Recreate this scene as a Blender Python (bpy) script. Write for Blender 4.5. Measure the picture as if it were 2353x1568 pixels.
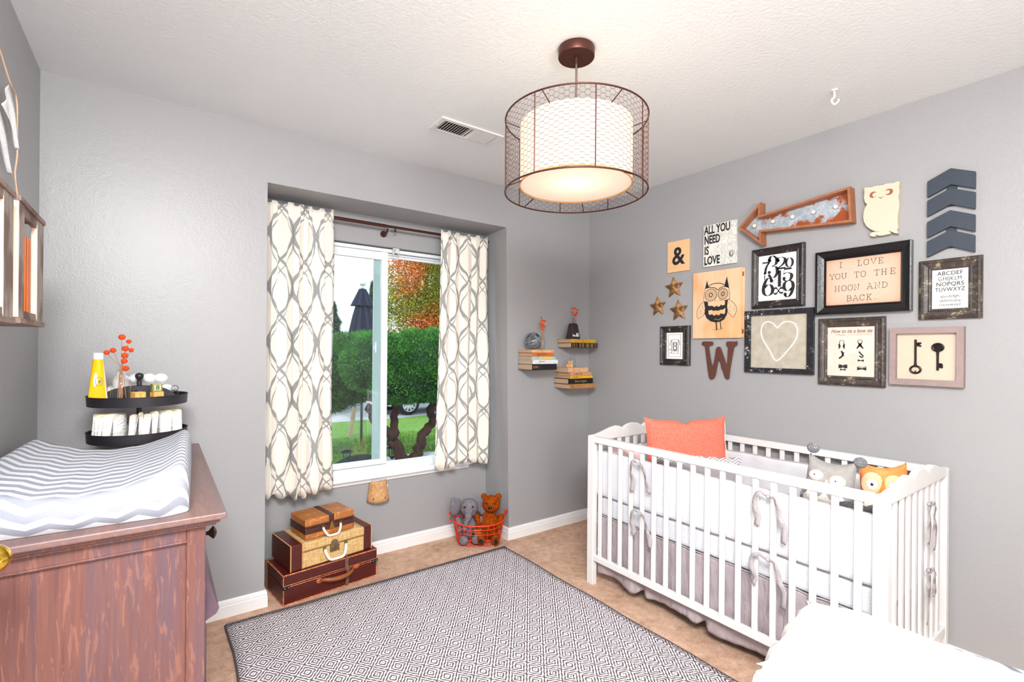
import bpy, bmesh, math, random
from math import sin, cos, pi, radians as rad
from mathutils import Vector as V, Matrix, Euler, noise as mn
random.seed(7)
S = bpy.context.scene
C = S.collection
for o in list(bpy.data.objects): bpy.data.objects.remove(o)

# ------------------------------------------------------------------ camera
W, H = 2353, 1568
yaw, pit, rol, fpx, camh = 0.6262, -0.0002, 0.0086, 1118.8, 1.3146
Fv = V((sin(yaw)*cos(pit), cos(yaw)*cos(pit), sin(pit)))
R0 = V((cos(yaw), -sin(yaw), 0)); U0 = R0.cross(Fv)
Rv = R0*cos(rol) + U0*sin(rol); Uv = -R0*sin(rol) + U0*cos(rol)
cd = bpy.data.cameras.new('camera'); cam = bpy.data.objects.new('camera', cd); C.objects.link(cam)
cam.matrix_world = Matrix(((Rv.x, Uv.x, -Fv.x, 0), (Rv.y, Uv.y, -Fv.y, 0), (Rv.z, Uv.z, -Fv.z, camh), (0, 0, 0, 1)))
cd.sensor_width = 36; cd.sensor_fit = 'HORIZONTAL'; cd.lens = 36*fpx/W; cd.shift_y = 21.16/W
cd.clip_start = 0.02; cd.clip_end = 300
S.camera = cam

# ------------------------------------------------------------------ world, lights, exposure
vs = S.view_settings
S.display_settings.display_device = 'sRGB'
vs.view_transform = 'Standard'; vs.look = 'None'; vs.gamma = 1; vs.use_curve_mapping = False
vs.exposure = 0.55
wd = bpy.data.worlds.new('sky'); S.world = wd; wd.use_nodes = True
bg = wd.node_tree.nodes['Background']
bg.inputs[0].default_value = (0.78, 0.9, 1.0, 1); bg.inputs[1].default_value = 1.55

def lamp(name, kind, loc, power, color=(1, 1, 1), size=0.1, rot=None, **k):
    l = bpy.data.lights.new(name, kind); l.energy = power; l.color = color
    if kind == 'AREA':
        l.shape = 'DISK'; l.size = size
    elif kind == 'SUN': l.angle = size
    else: l.shadow_soft_size = size
    for a, b in k.items(): setattr(l, a, b)
    o = bpy.data.objects.new(name, l); C.objects.link(o); o.location = loc
    if rot: o.rotation_euler = rot
    return o
# the photographer's flash, bounced off the ceiling behind the camera, and its direct spill
lamp('bounced_flash', 'AREA', (-0.02, -0.08, 2.40), 165, (1, 0.99, 0.985), 1.1, (rad(30), 0, rad(-32)))
lamp('flash_head', 'POINT', (0.75, -0.7, 1.4), 44, (1, 0.99, 0.98), 0.25)
lamp('pendant_bulb', 'POINT', (1.25, 1.335, 2.05), 1.2, (1, 0.82, 0.62), 0.035)
lamp('afternoon_sun', 'SUN', (3, 5, 9), 2.2, (1, 0.95, 0.85), 0.2, (rad(38), rad(-30), 0))

# ------------------------------------------------------------------ node helper
class X:
    def __init__(s, t, k): s.t = t; s.k = k
    def _o(s, op, *a, clamp=False):
        n = s.t.nodes.new('ShaderNodeMath'); n.operation = op; n.use_clamp = clamp
        for i, v in enumerate((s,)+a):
            if isinstance(v, X): s.t.links.new(v.k, n.inputs[i])
            else: n.inputs[i].default_value = v
        return X(s.t, n.outputs[0])
    def __add__(s, o): return s._o('ADD', o)
    __radd__ = __add__
    def __mul__(s, o): return s._o('MULTIPLY', o)
    __rmul__ = __mul__
    def __sub__(s, o): return s._o('SUBTRACT', o)
    def __rsub__(s, o): return (s*-1)+o
    def __truediv__(s, o): return s._o('DIVIDE', o)
    def fr(s): return s._o('FRACT')
    def ab(s): return s._o('ABSOLUTE')
    def sn(s): return s._o('SINE')
    def fl(s): return s._o('FLOOR')
    def gt(s, o): return s._o('GREATER_THAN', o)
    def lt(s, o): return s._o('LESS_THAN', o)
    def mn(s, o): return s._o('MINIMUM', o)
    def mx(s, o): return s._o('MAXIMUM', o)
    def pw(s, o): return s._o('POWER', o)
    def sat(s): return s._o('ADD', 0.0, clamp=True)
    def step(s, a, b): return ((s-a)/(b-a)).sat()
    def tri(s): return ((s.fr()-0.5).ab())*2          # 1 at integers, 0 between
class M:
    """one procedural material"""
    def __init__(m, name, col=(.8, .8, .8), rough=.5, metal=0, spec=.5, **k):
        m.m = bpy.data.materials.new(name); m.m.use_nodes = True; m.t = m.m.node_tree
        m.b = m.t.nodes['Principled BSDF']
        m.b.inputs['Base Color'].default_value = (*col, 1); m.b.inputs['Roughness'].default_value = rough
        m.b.inputs['Metallic'].default_value = metal; m.b.inputs['Specular IOR Level'].default_value = spec
        m.col = col; m._c = {}
        for a, b in k.items(): m.b.inputs[a].default_value = b
    def n(m, typ, **k):
        n = m.t.nodes.new(typ)
        for a, b in k.items():
            if a in n.inputs: n.inputs[a].default_value = b
            else: setattr(n, a, b)
        return n
    def co(m, kind='Object', scale=(1, 1, 1), rot=(0, 0, 0)):
        tc = m.n('ShaderNodeTexCoord'); mp = m.n('ShaderNodeMapping')
        mp.inputs['Scale'].default_value = scale; mp.inputs['Rotation'].default_value = rot
        m.t.links.new(tc.outputs[kind], mp.inputs[0]); return mp.outputs[0]
    def xyz(m, kind='Object'):
        tc = m.n('ShaderNodeTexCoord'); s = m.n('ShaderNodeSeparateXYZ'); m.t.links.new(tc.outputs[kind], s.inputs[0])
        return [X(m.t, s.outputs[i]) for i in range(3)]
    def noise(m, sc=5, detail=3, scale=(1, 1, 1), rough=.5, kind='Object', dist=0):
        n = m.n('ShaderNodeTexNoise', Scale=sc, Detail=detail, Roughness=rough, Distortion=dist)
        m.t.links.new(m.co(kind, scale), n.inputs['Vector']); return X(m.t, n.outputs['Fac'])
    def vor(m, sc=5, scale=(1, 1, 1), feature='F1', kind='Object'):
        n = m.n('ShaderNodeTexVoronoi', Scale=sc); n.feature = feature
        m.t.links.new(m.co(kind, scale), n.inputs['Vector']); return X(m.t, n.outputs['Distance'])
    def mix(m, fac, a, b):
        n = m.n('ShaderNodeMix'); n.data_type = 'RGBA'
        for i, v in ((0, fac), (6, a), (7, b)):
            if isinstance(v, X): m.t.links.new(v.k, n.inputs[i])
            elif isinstance(v, tuple): n.inputs[i].default_value = (*v[:3], 1)
            else: n.inputs[i].default_value = v
        return X(m.t, n.outputs[2])
    def base(m, x): m.t.links.new(x.k, m.b.inputs['Base Color']); m.c = x; return m
    def link(m, x, name): m.t.links.new(x.k, m.b.inputs[name]); return m
    def bump(m, x, dist=.002, strength=1):
        n = m.n('ShaderNodeBump', Strength=strength, Distance=dist)
        m.t.links.new(x.k, n.inputs['Height'])
        m.t.links.new(n.outputs[0], m.b.inputs['Normal']); return m
def plain(name, col, rough=.5, metal=0, var=0, sc=12, bsc=0, bd=.001, scale=(1, 1, 1), col2=None, **k):
    """colour with a soft mottle of its own and an optional grain"""
    m = M(name, col, rough, metal, **k)
    c2 = col2 or tuple(max(0, c*(1-var)) for c in col)
    if var or col2: m.base(m.mix(m.noise(sc, 4, scale).step(.35, .65), col, c2))
    if bsc: m.bump(m.noise(bsc, 3, scale), bd)
    return m.m
def wood(name, c1, c2, sc=8, scale=(1, 1, 1), rough=.5, bd=.0008, dist=1.5, lo=.3, hi=.7, c3=None):
    m = M(name, c1, rough)
    n1 = m.noise(sc, 6, scale, .65, dist=dist); n2 = m.noise(sc*3.5, 4, scale, .6)
    f = (n1*.65+n2*.35).step(lo, hi)
    c = m.mix(f, c1, c2)
    if c3: c = m.mix(m.noise(sc*.35, 2, tuple(1 if s < 1 else s*.5 for s in scale)).step(.5, .62), c, c3)
    m.base(c); m.bump(f, bd); return m.m
def s2(r, g, b):
    f = lambda c: c/12.92 if c <= .04045 else ((c+.055)/1.055)**2.4
    return (f(r/255), f(g/255), f(b/255))

# ------------------------------------------------------------------ mesh helper
class MB:
    def __init__(s): s.v = []; s.f = []; s.uv = {}
    def add(s, vs, fs):
        n = len(s.v); s.v += [tuple(v) for v in vs]; s.f += [tuple(i+n for i in f) for f in fs]; return n
    def box(s, x0, y0, z0, x1, y1, z1):
        s.add([(x0, y0, z0), (x1, y0, z0), (x1, y1, z0), (x0, y1, z0), (x0, y0, z1), (x1, y0, z1), (x1, y1, z1), (x0, y1, z1)],
              [(0, 3, 2, 1), (4, 5, 6, 7), (0, 1, 5, 4), (1, 2, 6, 5), (2, 3, 7, 6), (3, 0, 4, 7)]); return s
    def boxm(s, mat, sx, sy, sz):
        n = len(s.v); s.box(-sx/2, -sy/2, -sz/2, sx/2, sy/2, sz/2)
        s.v[n:] = [tuple(mat @ V(v)) for v in s.v[n:]]; return s
    def tube(s, pts, r, n=6, closed=False, flat=None, caps=True):
        """r: number or list; flat=(width, thickness, up) gives a strap"""
        P = [V(p) for p in pts]; m = len(P); base = len(s.v); prev = None
        for i, p in enumerate(P):
            a = P[(i-1) % m] if closed or i else P[0]; b = P[(i+1) % m] if closed or i < m-1 else P[-1]
            t = (b-a); t = t.normalized() if t.length > 1e-9 else V((0, 0, 1))
            if flat: u = t.cross(V(flat[2]))
            elif prev is None: u = t.cross(V((0, 0, 1)) if abs(t.z) < .9 else V((1, 0, 0)))
            else: u = prev-t*prev.dot(t)
            u.normalize(); prev = u; w = t.cross(u)
            if flat:
                for (ca, cb) in ((-1, -1), (1, -1), (1, 1), (-1, 1)): s.v.append(tuple(p+u*ca*flat[0]/2+w*cb*flat[1]/2))
            else:
                rr = r[i] if isinstance(r, (list, tuple)) else r
                for k in range(n): s.v.append(tuple(p+(u*cos(2*pi*k/n)+w*sin(2*pi*k/n))*rr))
        n = 4 if flat else n
        for i in range(m if closed else m-1):
            j = (i+1) % m
            for k in range(n):
                s.f.append((base+i*n+k, base+i*n+(k+1) % n, base+j*n+(k+1) % n, base+j*n+k))
        if not closed and caps:
            s.f.append(tuple(base+k for k in range(n))[::-1]); s.f.append(tuple(base+(m-1)*n+k for k in range(n)))
        return s
    def cyl(s, a, b, r, r2=None, n=16): return s.tube([a, b], [r, r if r2 is None else r2], n)
    def lathe(s, prof, n=28, c=(0, 0, 0), a0=0, a1=2*pi, sx=1, sy=1):
        full = abs(a1-a0-2*pi) < 1e-6; m = n if full else n+1; base = len(s.v)
        for r, z in prof:
            for k in range(m):
                a = a0+(a1-a0)*k/n; s.v.append((c[0]+r*cos(a)*sx, c[1]+r*sin(a)*sy, c[2]+z))
        for i in range(len(prof)-1):
            for k in range(n):
                k2 = (k+1) % m; s.f.append((base+i*m+k, base+i*m+k2, base+(i+1)*m+k2, base+(i+1)*m+k))
        return s
    def prism(s, poly, z0, z1):
        n = len(poly)
        if sum(poly[i][0]*poly[(i+1) % n][1]-poly[(i+1) % n][0]*poly[i][1] for i in range(n)) < 0: poly = poly[::-1]
        s.add([(x, y, z0) for x, y in poly]+[(x, y, z1) for x, y in poly],
              [tuple(range(n))[::-1], tuple(range(n, 2*n))]+[(i, (i+1) % n, n+(i+1) % n, n+i) for i in range(n)]); return s
    def ball(s, c, r, seg=14, ring=8, sc=(1, 1, 1)):
        base = len(s.v); c = V(c); s.v.append(tuple(c+V((0, 0, -r*sc[2]))))
        for i in range(1, ring):
            a = -pi/2+pi*i/ring
            for k in range(seg): s.v.append(tuple(c+V((cos(a)*cos(2*pi*k/seg)*r*sc[0], cos(a)*sin(2*pi*k/seg)*r*sc[1], sin(a)*r*sc[2]))))
        s.v.append(tuple(c+V((0, 0, r*sc[2])))); top = len(s.v)-1
        for k in range(seg):
            s.f.append((base, base+1+(k+1) % seg, base+1+k)); q = base+1+(ring-2)*seg
            s.f.append((q+k, q+(k+1) % seg, top))
        for i in range(ring-2):
            for k in range(seg):
                a = base+1+i*seg; s.f.append((a+k, a+(k+1) % seg, a+seg+(k+1) % seg, a+seg+k))
        return s
    def ell(s, c, rx, ry, rz, rot=(0, 0, 0), seg=16, ring=10):
        n = len(s.v); s.ball((0, 0, 0), 1, seg, ring, (rx, ry, rz)); R = Euler(rot).to_matrix(); c = V(c)
        s.v[n:] = [tuple(R @ V(v)+c) for v in s.v[n:]]; return s
    def grid(s, fn, nu, nv, uvfn=None, closeu=False):
        base = len(s.v); mu = nu if closeu else nu+1
        for j in range(nv+1):
            for i in range(mu):
                s.v.append(tuple(fn(i/nu, j/nv)))
                if uvfn: s.uv[len(s.v)-1] = uvfn(i/nu, j/nv)
        for j in range(nv):
            for i in range(nu):
                i2 = (i+1) % mu; s.f.append((base+j*mu+i, base+j*mu+i2, base+(j+1)*mu+i2, base+(j+1)*mu+i))
        return s
    def ribbon(s, pts, w, z0, z1, closed=False, fn=None):
        """flat stroke in the XY plane; fn(direction, t) scales its width"""
        P = [V((p[0], p[1])) for p in pts]; m = len(P); L = []
        for i, p in enumerate(P):
            a = P[(i-1) % m] if closed or i else P[0]; b = P[(i+1) % m] if closed or i < m-1 else P[-1]
            t = (b-a).normalized() if (b-a).length > 1e-9 else V((1, 0)); nn = V((-t.y, t.x))
            ww = w*(fn(t, i/(m-1)) if fn else 1)/2; L.append((p+nn*ww, p-nn*ww))
        base = len(s.v)
        for z in (z0, z1):
            for a, b in L: s.v += [(a.x, a.y, z), (b.x, b.y, z)]
        for i in range(m if closed else m-1):
            j = (i+1) % m; q = base+2*m
            s.f += [(q+2*i, q+2*i+1, q+2*j+1, q+2*j), (base+2*i, base+2*j, base+2*j+1, base+2*i+1),
                    (base+2*i, q+2*i, q+2*j, base+2*j), (base+2*i+1, base+2*j+1, q+2*j+1, q+2*i+1)]
        return s
    def xf(s, mat, start=0):
        s.v[start:] = [tuple(mat @ V(v)) for v in s.v[start:]]; return s
    def build(s, name, mat, parent=None, smooth=None, bevel=0, seg=2, sub=0, solid=0, remesh=0, at=None):
        me = bpy.data.meshes.new(name); me.from_pydata(s.v, [], s.f)
        if s.uv:
            u = me.uv_layers.new(name='UVMap')
            for l in me.loops: u.data[l.index].uv = s.uv.get(l.vertex_index, (0, 0))
        me.validate(); me.update()
        if smooth is not None:
            for p in me.polygons: p.use_smooth = True
            if smooth < 180: me.set_sharp_from_angle(angle=rad(smooth))
        me.materials.append(mat); o = bpy.data.objects.new(name, me); C.objects.link(o)
        if parent is not None: o.parent = parent
        if at is not None: o.location = at
        if solid:
            d = o.modifiers.new('solid', 'SOLIDIFY'); d.thickness = solid; d.offset = 0
        if bevel:
            d = o.modifiers.new('bevel', 'BEVEL'); d.width = bevel; d.segments = seg; d.limit_method = 'ANGLE'; d.angle_limit = rad(40)
            d.harden_normals = False
        if remesh:
            d = o.modifiers.new('remesh', 'REMESH'); d.mode = 'VOXEL'; d.voxel_size = remesh; d.use_smooth_shade = True
            d = o.modifiers.new('smooth', 'SMOOTH'); d.iterations = 4; d.factor = .6
        if sub:
            d = o.modifiers.new('sub', 'SUBSURF'); d.levels = sub; d.render_levels = sub
        return o
def tag(o, label=None, cat=None, group=None, kind=None):
    if label: o['label'] = label
    if cat: o['category'] = cat
    if group: o['group'] = group
    if kind: o['kind'] = kind
    return o
def thing(name, label, cat, loc=(0, 0, 0), rot=(0, 0, 0), group=None, wall=None):
    o = bpy.data.objects.new(name, None); C.objects.link(o); o.empty_display_size = .05
    if wall == 'right':      # local x = towards the camera side, y = up, z = out of the wall
        o.matrix_world = Matrix(((0, 0, -1, loc[0]), (-1, 0, 0, loc[1]), (0, 1, 0, loc[2]), (0, 0, 0, 1))) @ Euler(rot).to_matrix().to_4x4()
    elif wall == 'window':
        o.matrix_world = Matrix(((1, 0, 0, loc[0]), (0, 0, -1, loc[1]), (0, 1, 0, loc[2]), (0, 0, 0, 1))) @ Euler(rot).to_matrix().to_4x4()
    else: o.location = loc; o.rotation_euler = rot
    return tag(o, label, cat, group)
def copy_tree(o, parent=None):
    c = o.copy(); C.objects.link(c)
    if parent is not None: c.parent = parent
    for ch in list(o.children): copy_tree(ch, c)
    return c
def smoothpts(pts, k=6, closed=False):
    P = [V(tuple(p)+(0,)*(3-len(p))) for p in pts]; n = len(P); out = []
    for i in range(n if closed else n-1):
        g = lambda j: P[j % n] if closed else P[max(0, min(n-1, j))]
        a, b, c, d = g(i-1), g(i), g(i+1), g(i+2)
        for q in range(k):
            t = q/k
            out.append(.5*((2*b)+(c-a)*t+(2*a-5*b+4*c-d)*t*t+(3*b-a-3*c+d)*t**3))
    if not closed: out.append(P[-1])
    return out
def text(parent, name, s, size, mat, loc, sx=1, align='CENTER', bold=0, shear=0, rot=0, ext=.0006, line=1, space=1, label=None):
    cu = bpy.data.curves.new(name, 'FONT'); cu.body = s; cu.size = size; cu.align_x = align; cu.align_y = 'CENTER'
    cu.extrude = ext; cu.offset = bold; cu.shear = shear; cu.space_line = line; cu.space_character = space; cu.resolution_u = 3
    t = bpy.data.objects.new(name, cu); C.objects.link(t)
    me = bpy.data.meshes.new_from_object(t.evaluated_get(bpy.context.evaluated_depsgraph_get()))
    bpy.data.objects.remove(t)
    me.transform(Matrix.Translation(loc) @ Matrix.Rotation(rot, 4, 'Z') @ Matrix.Diagonal((sx, 1, 1, 1)))
    me.materials.clear(); me.materials.append(mat); me.name = name
    o = bpy.data.objects.new(name, me); C.objects.link(o); o.parent = parent
    if label: o['label'] = label
    return o

# ------------------------------------------------------------------ shared materials
def wallmat():
    m = M('grey_wall_paint', s2(160, 160, 161), .36, spec=.45)
    a = m.noise(150, 2, (1, 1, 1), .5); b = m.noise(60, 3)
    m.bump(a*.55+b*.5, .0017, .75); return m.m
WALL = wallmat()
cm = M('ceiling_paint', s2(236, 240, 241), .6); cm.bump(cm.noise(70, 3)*.7+cm.noise(150, 2)*.3, .0035, .8); CEIL = cm.m
TRIM = plain('white_trim_paint', s2(238, 238, 238), .35)
WHITE = plain('white_lacquer', s2(226, 224, 222), .3)
def carpet():
    m = M('beige_carpet', s2(200, 165, 140), .95, spec=.1)
    n = m.noise(3.2, 5, (1, 1, 1), .7); f = m.noise(240, 3); g = m.noise(24, 4, rough=.7)
    m.base(m.mix((n*.35+f*.35+g*.3).step(.38, .6), s2(172, 132, 108), s2(240, 204, 178)))
    m.bump(f*.7+g*.5, .006, 1); return m.m
CARPET = carpet()
BLACKMET = plain('black_metal', s2(38, 36, 38), .45, .3, var=.4, sc=25)
BRONZE = plain('bronze_metal', s2(82, 46, 38), .4, .6)
GLASSY = None
def glass(name, tint=(1, 1, 1), lo=.03, hi=.45, rough=.02):
    """thin clear glass: transparent, with a mirror coat that strengthens towards grazing angles"""
    m = bpy.data.materials.new(name); m.use_nodes = True; t = m.node_tree; t.nodes.clear()
    o = t.nodes.new('ShaderNodeOutputMaterial'); mx = t.nodes.new('ShaderNodeMixShader'); lw = t.nodes.new('ShaderNodeLayerWeight')
    tr = t.nodes.new('ShaderNodeBsdfTransparent'); gl = t.nodes.new('ShaderNodeBsdfGlossy')
    tr.inputs[0].default_value = (*tint, 1); gl.inputs['Roughness'].default_value = rough; lw.inputs[0].default_value = .5
    f = X(t, lw.outputs['Facing']).pw(4)*hi+lo; t.links.new(f.k, mx.inputs[0])
    t.links.new(tr.outputs[0], mx.inputs[1]); t.links.new(gl.outputs[0], mx.inputs[2])
    t.links.new(mx.outputs[0], o.inputs[0]); return m
PANE = glass('window_glass', (.99, 1, 1), .008, .3)
PANE2 = glass('hazy_sash_glass', (.92, .97, .98), .075, .5)
CLEAR = glass('clear_bottle_glass', (.95, .97, .965), .05, .8)

# ------------------------------------------------------------------ room shell
XL, XR, YW, YB, YN, ZC = -.4024, 2.722, 2.74, 3.03, -.9, 2.44
YO = 3.17                                    # outer face of the window wall
RLx, ZR = .439, 2.158                        # recess: left edge and soffit
def rr(z): return 1.968-(z/2.158)*.043       # recess right edge (slightly out of plumb)
OX0, OX1, OZ0, OZ1 = .60, 1.79, .505, 1.978  # window opening
def struct(name, mb, mat, **k): return tag(mb.build(name, mat, **k), kind='structure')
struct('floor', MB().box(XL-.1, YN-.1, -.1, XR+.1, YB+.02, 0), CARPET)
struct('ceiling', MB().box(XL-.1, YN-.1, ZC, XR+.1, YO, ZC+.1), CEIL)
w = MB().box(XL-.1, YW, 0, RLx, YO, ZC).box(RLx, YW, ZR, 1.925, YO, ZC)
w.box(RLx, YB, 0, OX0, YO, ZR).box(OX0, YB, 0, OX1, YO, OZ0).box(OX0, YB, OZ1, OX1, YO, ZR).box(OX1, YB, 0, 2.0, YO, ZR)
a, b, c2 = rr(0), rr(ZR), 1.925
w.add([(a, YW, 0), (XR+.1, YW, 0), (XR+.1, YO, 0), (a, YO, 0), (b, YW, ZR), (XR+.1, YW, ZR), (XR+.1, YO, ZR), (b, YO, ZR)],
      [(0, 3, 2, 1), (4, 5, 6, 7), (0, 1, 5, 4), (1, 2, 6, 5), (2, 3, 7, 6), (3, 0, 4, 7)])
w.box(b, YW, ZR, XR+.1, YO, ZC)
struct('wall_window', w, WALL)
struct('wall_right', MB().box(XR, YN-.1, 0, XR+.1, YW, ZC), WALL)
struct('wall_left', MB().box(XL-.1, YN-.1, 0, XL, YW, ZC), WALL)
struct('wall_back', MB().box(XL, YN-.1, 0, XR, YN, ZC), WALL)
def skirting(name, path, side=1, h=.083):
    """board profile swept along a floor path, offset to the room side"""
    prof = [(0, 0), (.014, 0), (.014, .054), (.011, .057), (.011, .061), (.0125, .064), (.010, .078), (.006, h), (0, h)]
    P = [V(p) for p in path]; m = MB(); n = len(prof)
    for i, p in enumerate(P):
        d1 = (P[i]-P[i-1]).normalized() if i else (P[1]-P[0]).normalized()
        d2 = (P[i+1]-P[i]).normalized() if i < len(P)-1 else d1
        n1 = V((d1.y, -d1.x))*side; n2 = V((d2.y, -d2.x))*side; nn = n1+n2; nn = nn/nn.length_squared*2 if nn.length > .1 else n1
        for o_, z in prof: m.v.append((p.x+nn.x*o_, p.y+nn.y*o_, z))
    for i in range(len(P)-1):
        for k in range(n-1): m.f.append((i*n+k, i*n+k+1, (i+1)*n+k+1, (i+1)*n+k))
    m.f.append(tuple(range(n))[::-1]); m.f.append(tuple((len(P)-1)*n+k for k in range(n)))
    return struct(name, m, TRIM)
skirting('baseboard_window', [(XL, YW), (RLx, YW), (RLx, YB), (1.966, YB), (1.966, YW), (XR, YW)])
skirting('baseboard_right', [(XR, YW), (XR, YN)])
skirting('baseboard_left', [(XL, YN), (XL, YW)])

# window_1: sliding vinyl window in the recess
VINYL = plain('white_vinyl', s2(236, 238, 240), .3)
VINYL2 = plain('shaded_stile_vinyl', s2(190, 206, 204), .35)  # cooler vinyl tone, shade of the stile return put into the colour
win = thing('window_1', None, None, ((OX0+OX1)/2, 3.1, OZ0)); win['kind'] = 'structure'
def wb(name, boxes, mat, parent=win, bevel=.002):
    m = MB()
    for b_ in boxes: m.box(*b_)
    m.xf(Matrix.Translation((-(OX0+OX1)/2, -3.1, -OZ0))); return m.build(name, mat, parent, bevel=bevel)
zt, zb = OZ1-.006, OZ0+.012
wb('frame', [(OX0, 3.075, zb-.01, OX0+.035, 3.15, zt), (OX1-.035, 3.075, zb-.01, OX1, 3.15, zt), (OX0, 3.07, zt-.022, OX1, 3.15, zt),
             (OX0, 3.066, zb, OX1, 3.15, zb+.042), (1.2, 3.085, zt-.036, OX1-.03, 3.12, zt-.028)], VINYL)
wb('sash', [(1.172, 3.078, zb+.045, 1.214, 3.105, zt-.022), (OX0+.035, 3.078, zb+.045, OX0+.08, 3.105, zt-.022),
            (OX0+.08, 3.078, zt-.075, 1.172, 3.105, zt-.024), (OX0+.08, 3.078, zb+.045, 1.172, 3.105, zb+.078)], VINYL)
wb('glazing_bead', [(1.132, 3.108, zb+.06, 1.18, 3.122, zt-.06), (1.128, 3.104, zb+.06, 1.1325, 3.118, zt-.06)], VINYL2, bevel=0)
wb('left_pane', [(OX0+.075, 3.092, zb+.075, 1.175, 3.096, zt-.07)], PANE2, bevel=0)
wb('right_pane', [(1.2, 3.118, zb+.038, OX1-.03, 3.122, zt-.018)], PANE, bevel=0)
wb('right_sash', [(1.2, 3.11, zt-.05, OX1-.03, 3.135, zt-.022), (OX1-.07, 3.11, zb, OX1-.03, 3.135, zt)], VINYL)
wb('latch', [(1.136, 3.094, 1.29, 1.146, 3.108, 1.36), (1.128, 3.098, 1.31, 1.138, 3.106, 1.335)], VINYL, bevel=.001)
wb('blind_bracket', [(1.232, 3.035, zt-.005, 1.272, 3.06, zt+.004), (1.232, 3.033, zt-.04, 1.236, 3.06, zt), (1.268, 3.033, zt-.04, 1.272, 3.06, zt),
                     (1.245, 3.03, zt-.03, 1.272, 3.034, zt)], plain('clear_plastic_bracket', s2(215, 215, 210), .25), bevel=.001)
sl = wb('sill', [(OX0-.035, 2.982, OZ0-.006, OX1+.03, 3.08, OZ0+.013), (OX0-.02, 3.008, OZ0-.024, OX1+.015, 3.034, OZ0-.006), (OX0-.02, 3.016, OZ0-.036, OX1+.015, 3.034, OZ0-.024)], TRIM, bevel=.003)

# ceiling vent
vent = thing('ceiling_vent', 'white metal air vent with louvred slots set in the ceiling', 'vent', (1.275, 2.178, ZC))
fx, fy = .18, .0765
f = MB()
for q in ((-fx, -fy, fx, -fy+.024), (-fx, fy-.024, fx, fy), (-fx, -fy+.02, -fx+.028, fy-.02), (fx-.028, -fy+.02, fx, fy-.02)): f.box(q[0], q[1], -.008, q[2], q[3], 0)
f.box(-.004, -fy+.02, -.007, .004, fy-.02, 0)
f.build('vent_frame', WHITE, vent, bevel=.002)
MB().box(-fx+.02, -fy+.02, -.0012, fx-.02, fy-.02, -.0004).build('duct_shade', plain('duct_shade_black', (.01, .01, .01), .9), vent)  # thin black sheet, painted shade seen between the louvres
l = MB()
for k in range(22):
    x = -fx+.032+k*.0146 + (.006 if k >= 11 else 0); tl = rad(-40 if k < 11 else 62)
    if k < 11: tl = rad(58)
    l.boxm(Matrix.Translation((x+.004, 0, -.0045)) @ Matrix.Rotation(-tl if k >= 11 else tl, 4, 'Y'), .0012 if k < 11 else .0012, 2*(fy-.022), .0085 if k < 11 else .0165)
l.build('louvres', WHITE, vent)
for sx_ in (-1, 1): MB().cyl((sx_*(fx-.012), 0, -.008), (sx_*(fx-.012), 0, -.0095), .004, .003).build('screw', TRIM, vent)
# white swag hook on the ceiling
m = MB().cyl((0, 0, 0), (0, 0, -.006), .014, .012); m.tube(smoothpts([(0, 0, -.004), (0, 0, -.03), (-.012, 0, -.045), (0, 0, -.062), (.016, 0, -.05), (.018, 0, -.04)], 5), .0045, 8)
tag(m.build('ceiling_hook', WHITE, smooth=50, at=(2.33, .885, ZC)), 'small white screw-in swag hook in the ceiling', 'hook')
bpy.data.objects['ceiling_hook'].rotation_euler = (0, 0, rad(-38))

# ------------------------------------------------------------------ outside the window
GRAV = plain('patio_concrete', s2(150, 152, 158), .9, var=.25, sc=6, bsc=60, bd=.004)
pm = M('flagstone_paving', s2(150, 152, 160), .85)
e = pm.vor(1.3, feature='DISTANCE_TO_EDGE'); pm.base(pm.mix(e.gt(.02), s2(88, 92, 92), s2(168, 172, 182))); FLAG = pm.m
gm = M('lawn_grass', s2(80, 130, 35), .9)
gm.base(gm.mix((gm.noise(14, 5)*.5+gm.noise(160, 3)*.5).step(.4, .6), s2(84, 138, 36), s2(150, 200, 84))); gm.bump(gm.noise(200, 3), .03, 1); LAWN = gm.m
tag(MB().box(-9, YO, -.25, 16, 6.35, -.15).build('patio', FLAG), kind='structure')
def zl(y): return -.16-(y-6.3)*.082
m = MB().grid(lambda u, v: (-12+u*38, 6.3+v*8.2, zl(6.3+v*8.2)+.03*mn.noise(V((u*20, v*9, 0)))), 60, 24)
tag(m.build('lawn', LAWN, smooth=180), kind='structure')
tag(MB().box(-30, 14.3, -.98, 50, 60, -.84).build('driveway', plain('grey_asphalt', s2(168, 170, 176), .9, var=.2, sc=3)), kind='structure')
bl = MB(); rg = random.Random(3)
for i in range(9000):
    x = rg.uniform(1.2, 5.2); y = rg.uniform(6.3, 9.5); z = zl(y); a = rg.uniform(0, 6.28); h = rg.uniform(.03, .07)
    bl.add([(x, y, z), (x+cos(a)*.012, y+sin(a)*.012, z), (x+cos(a+2)*.02, y+sin(a+2)*.02, z+h)], [(0, 1, 2)])
tag(bl.build('grass_blades', LAWN), 'green lawn grass beyond the paving outside the window', 'grass', kind='stuff')

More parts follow.
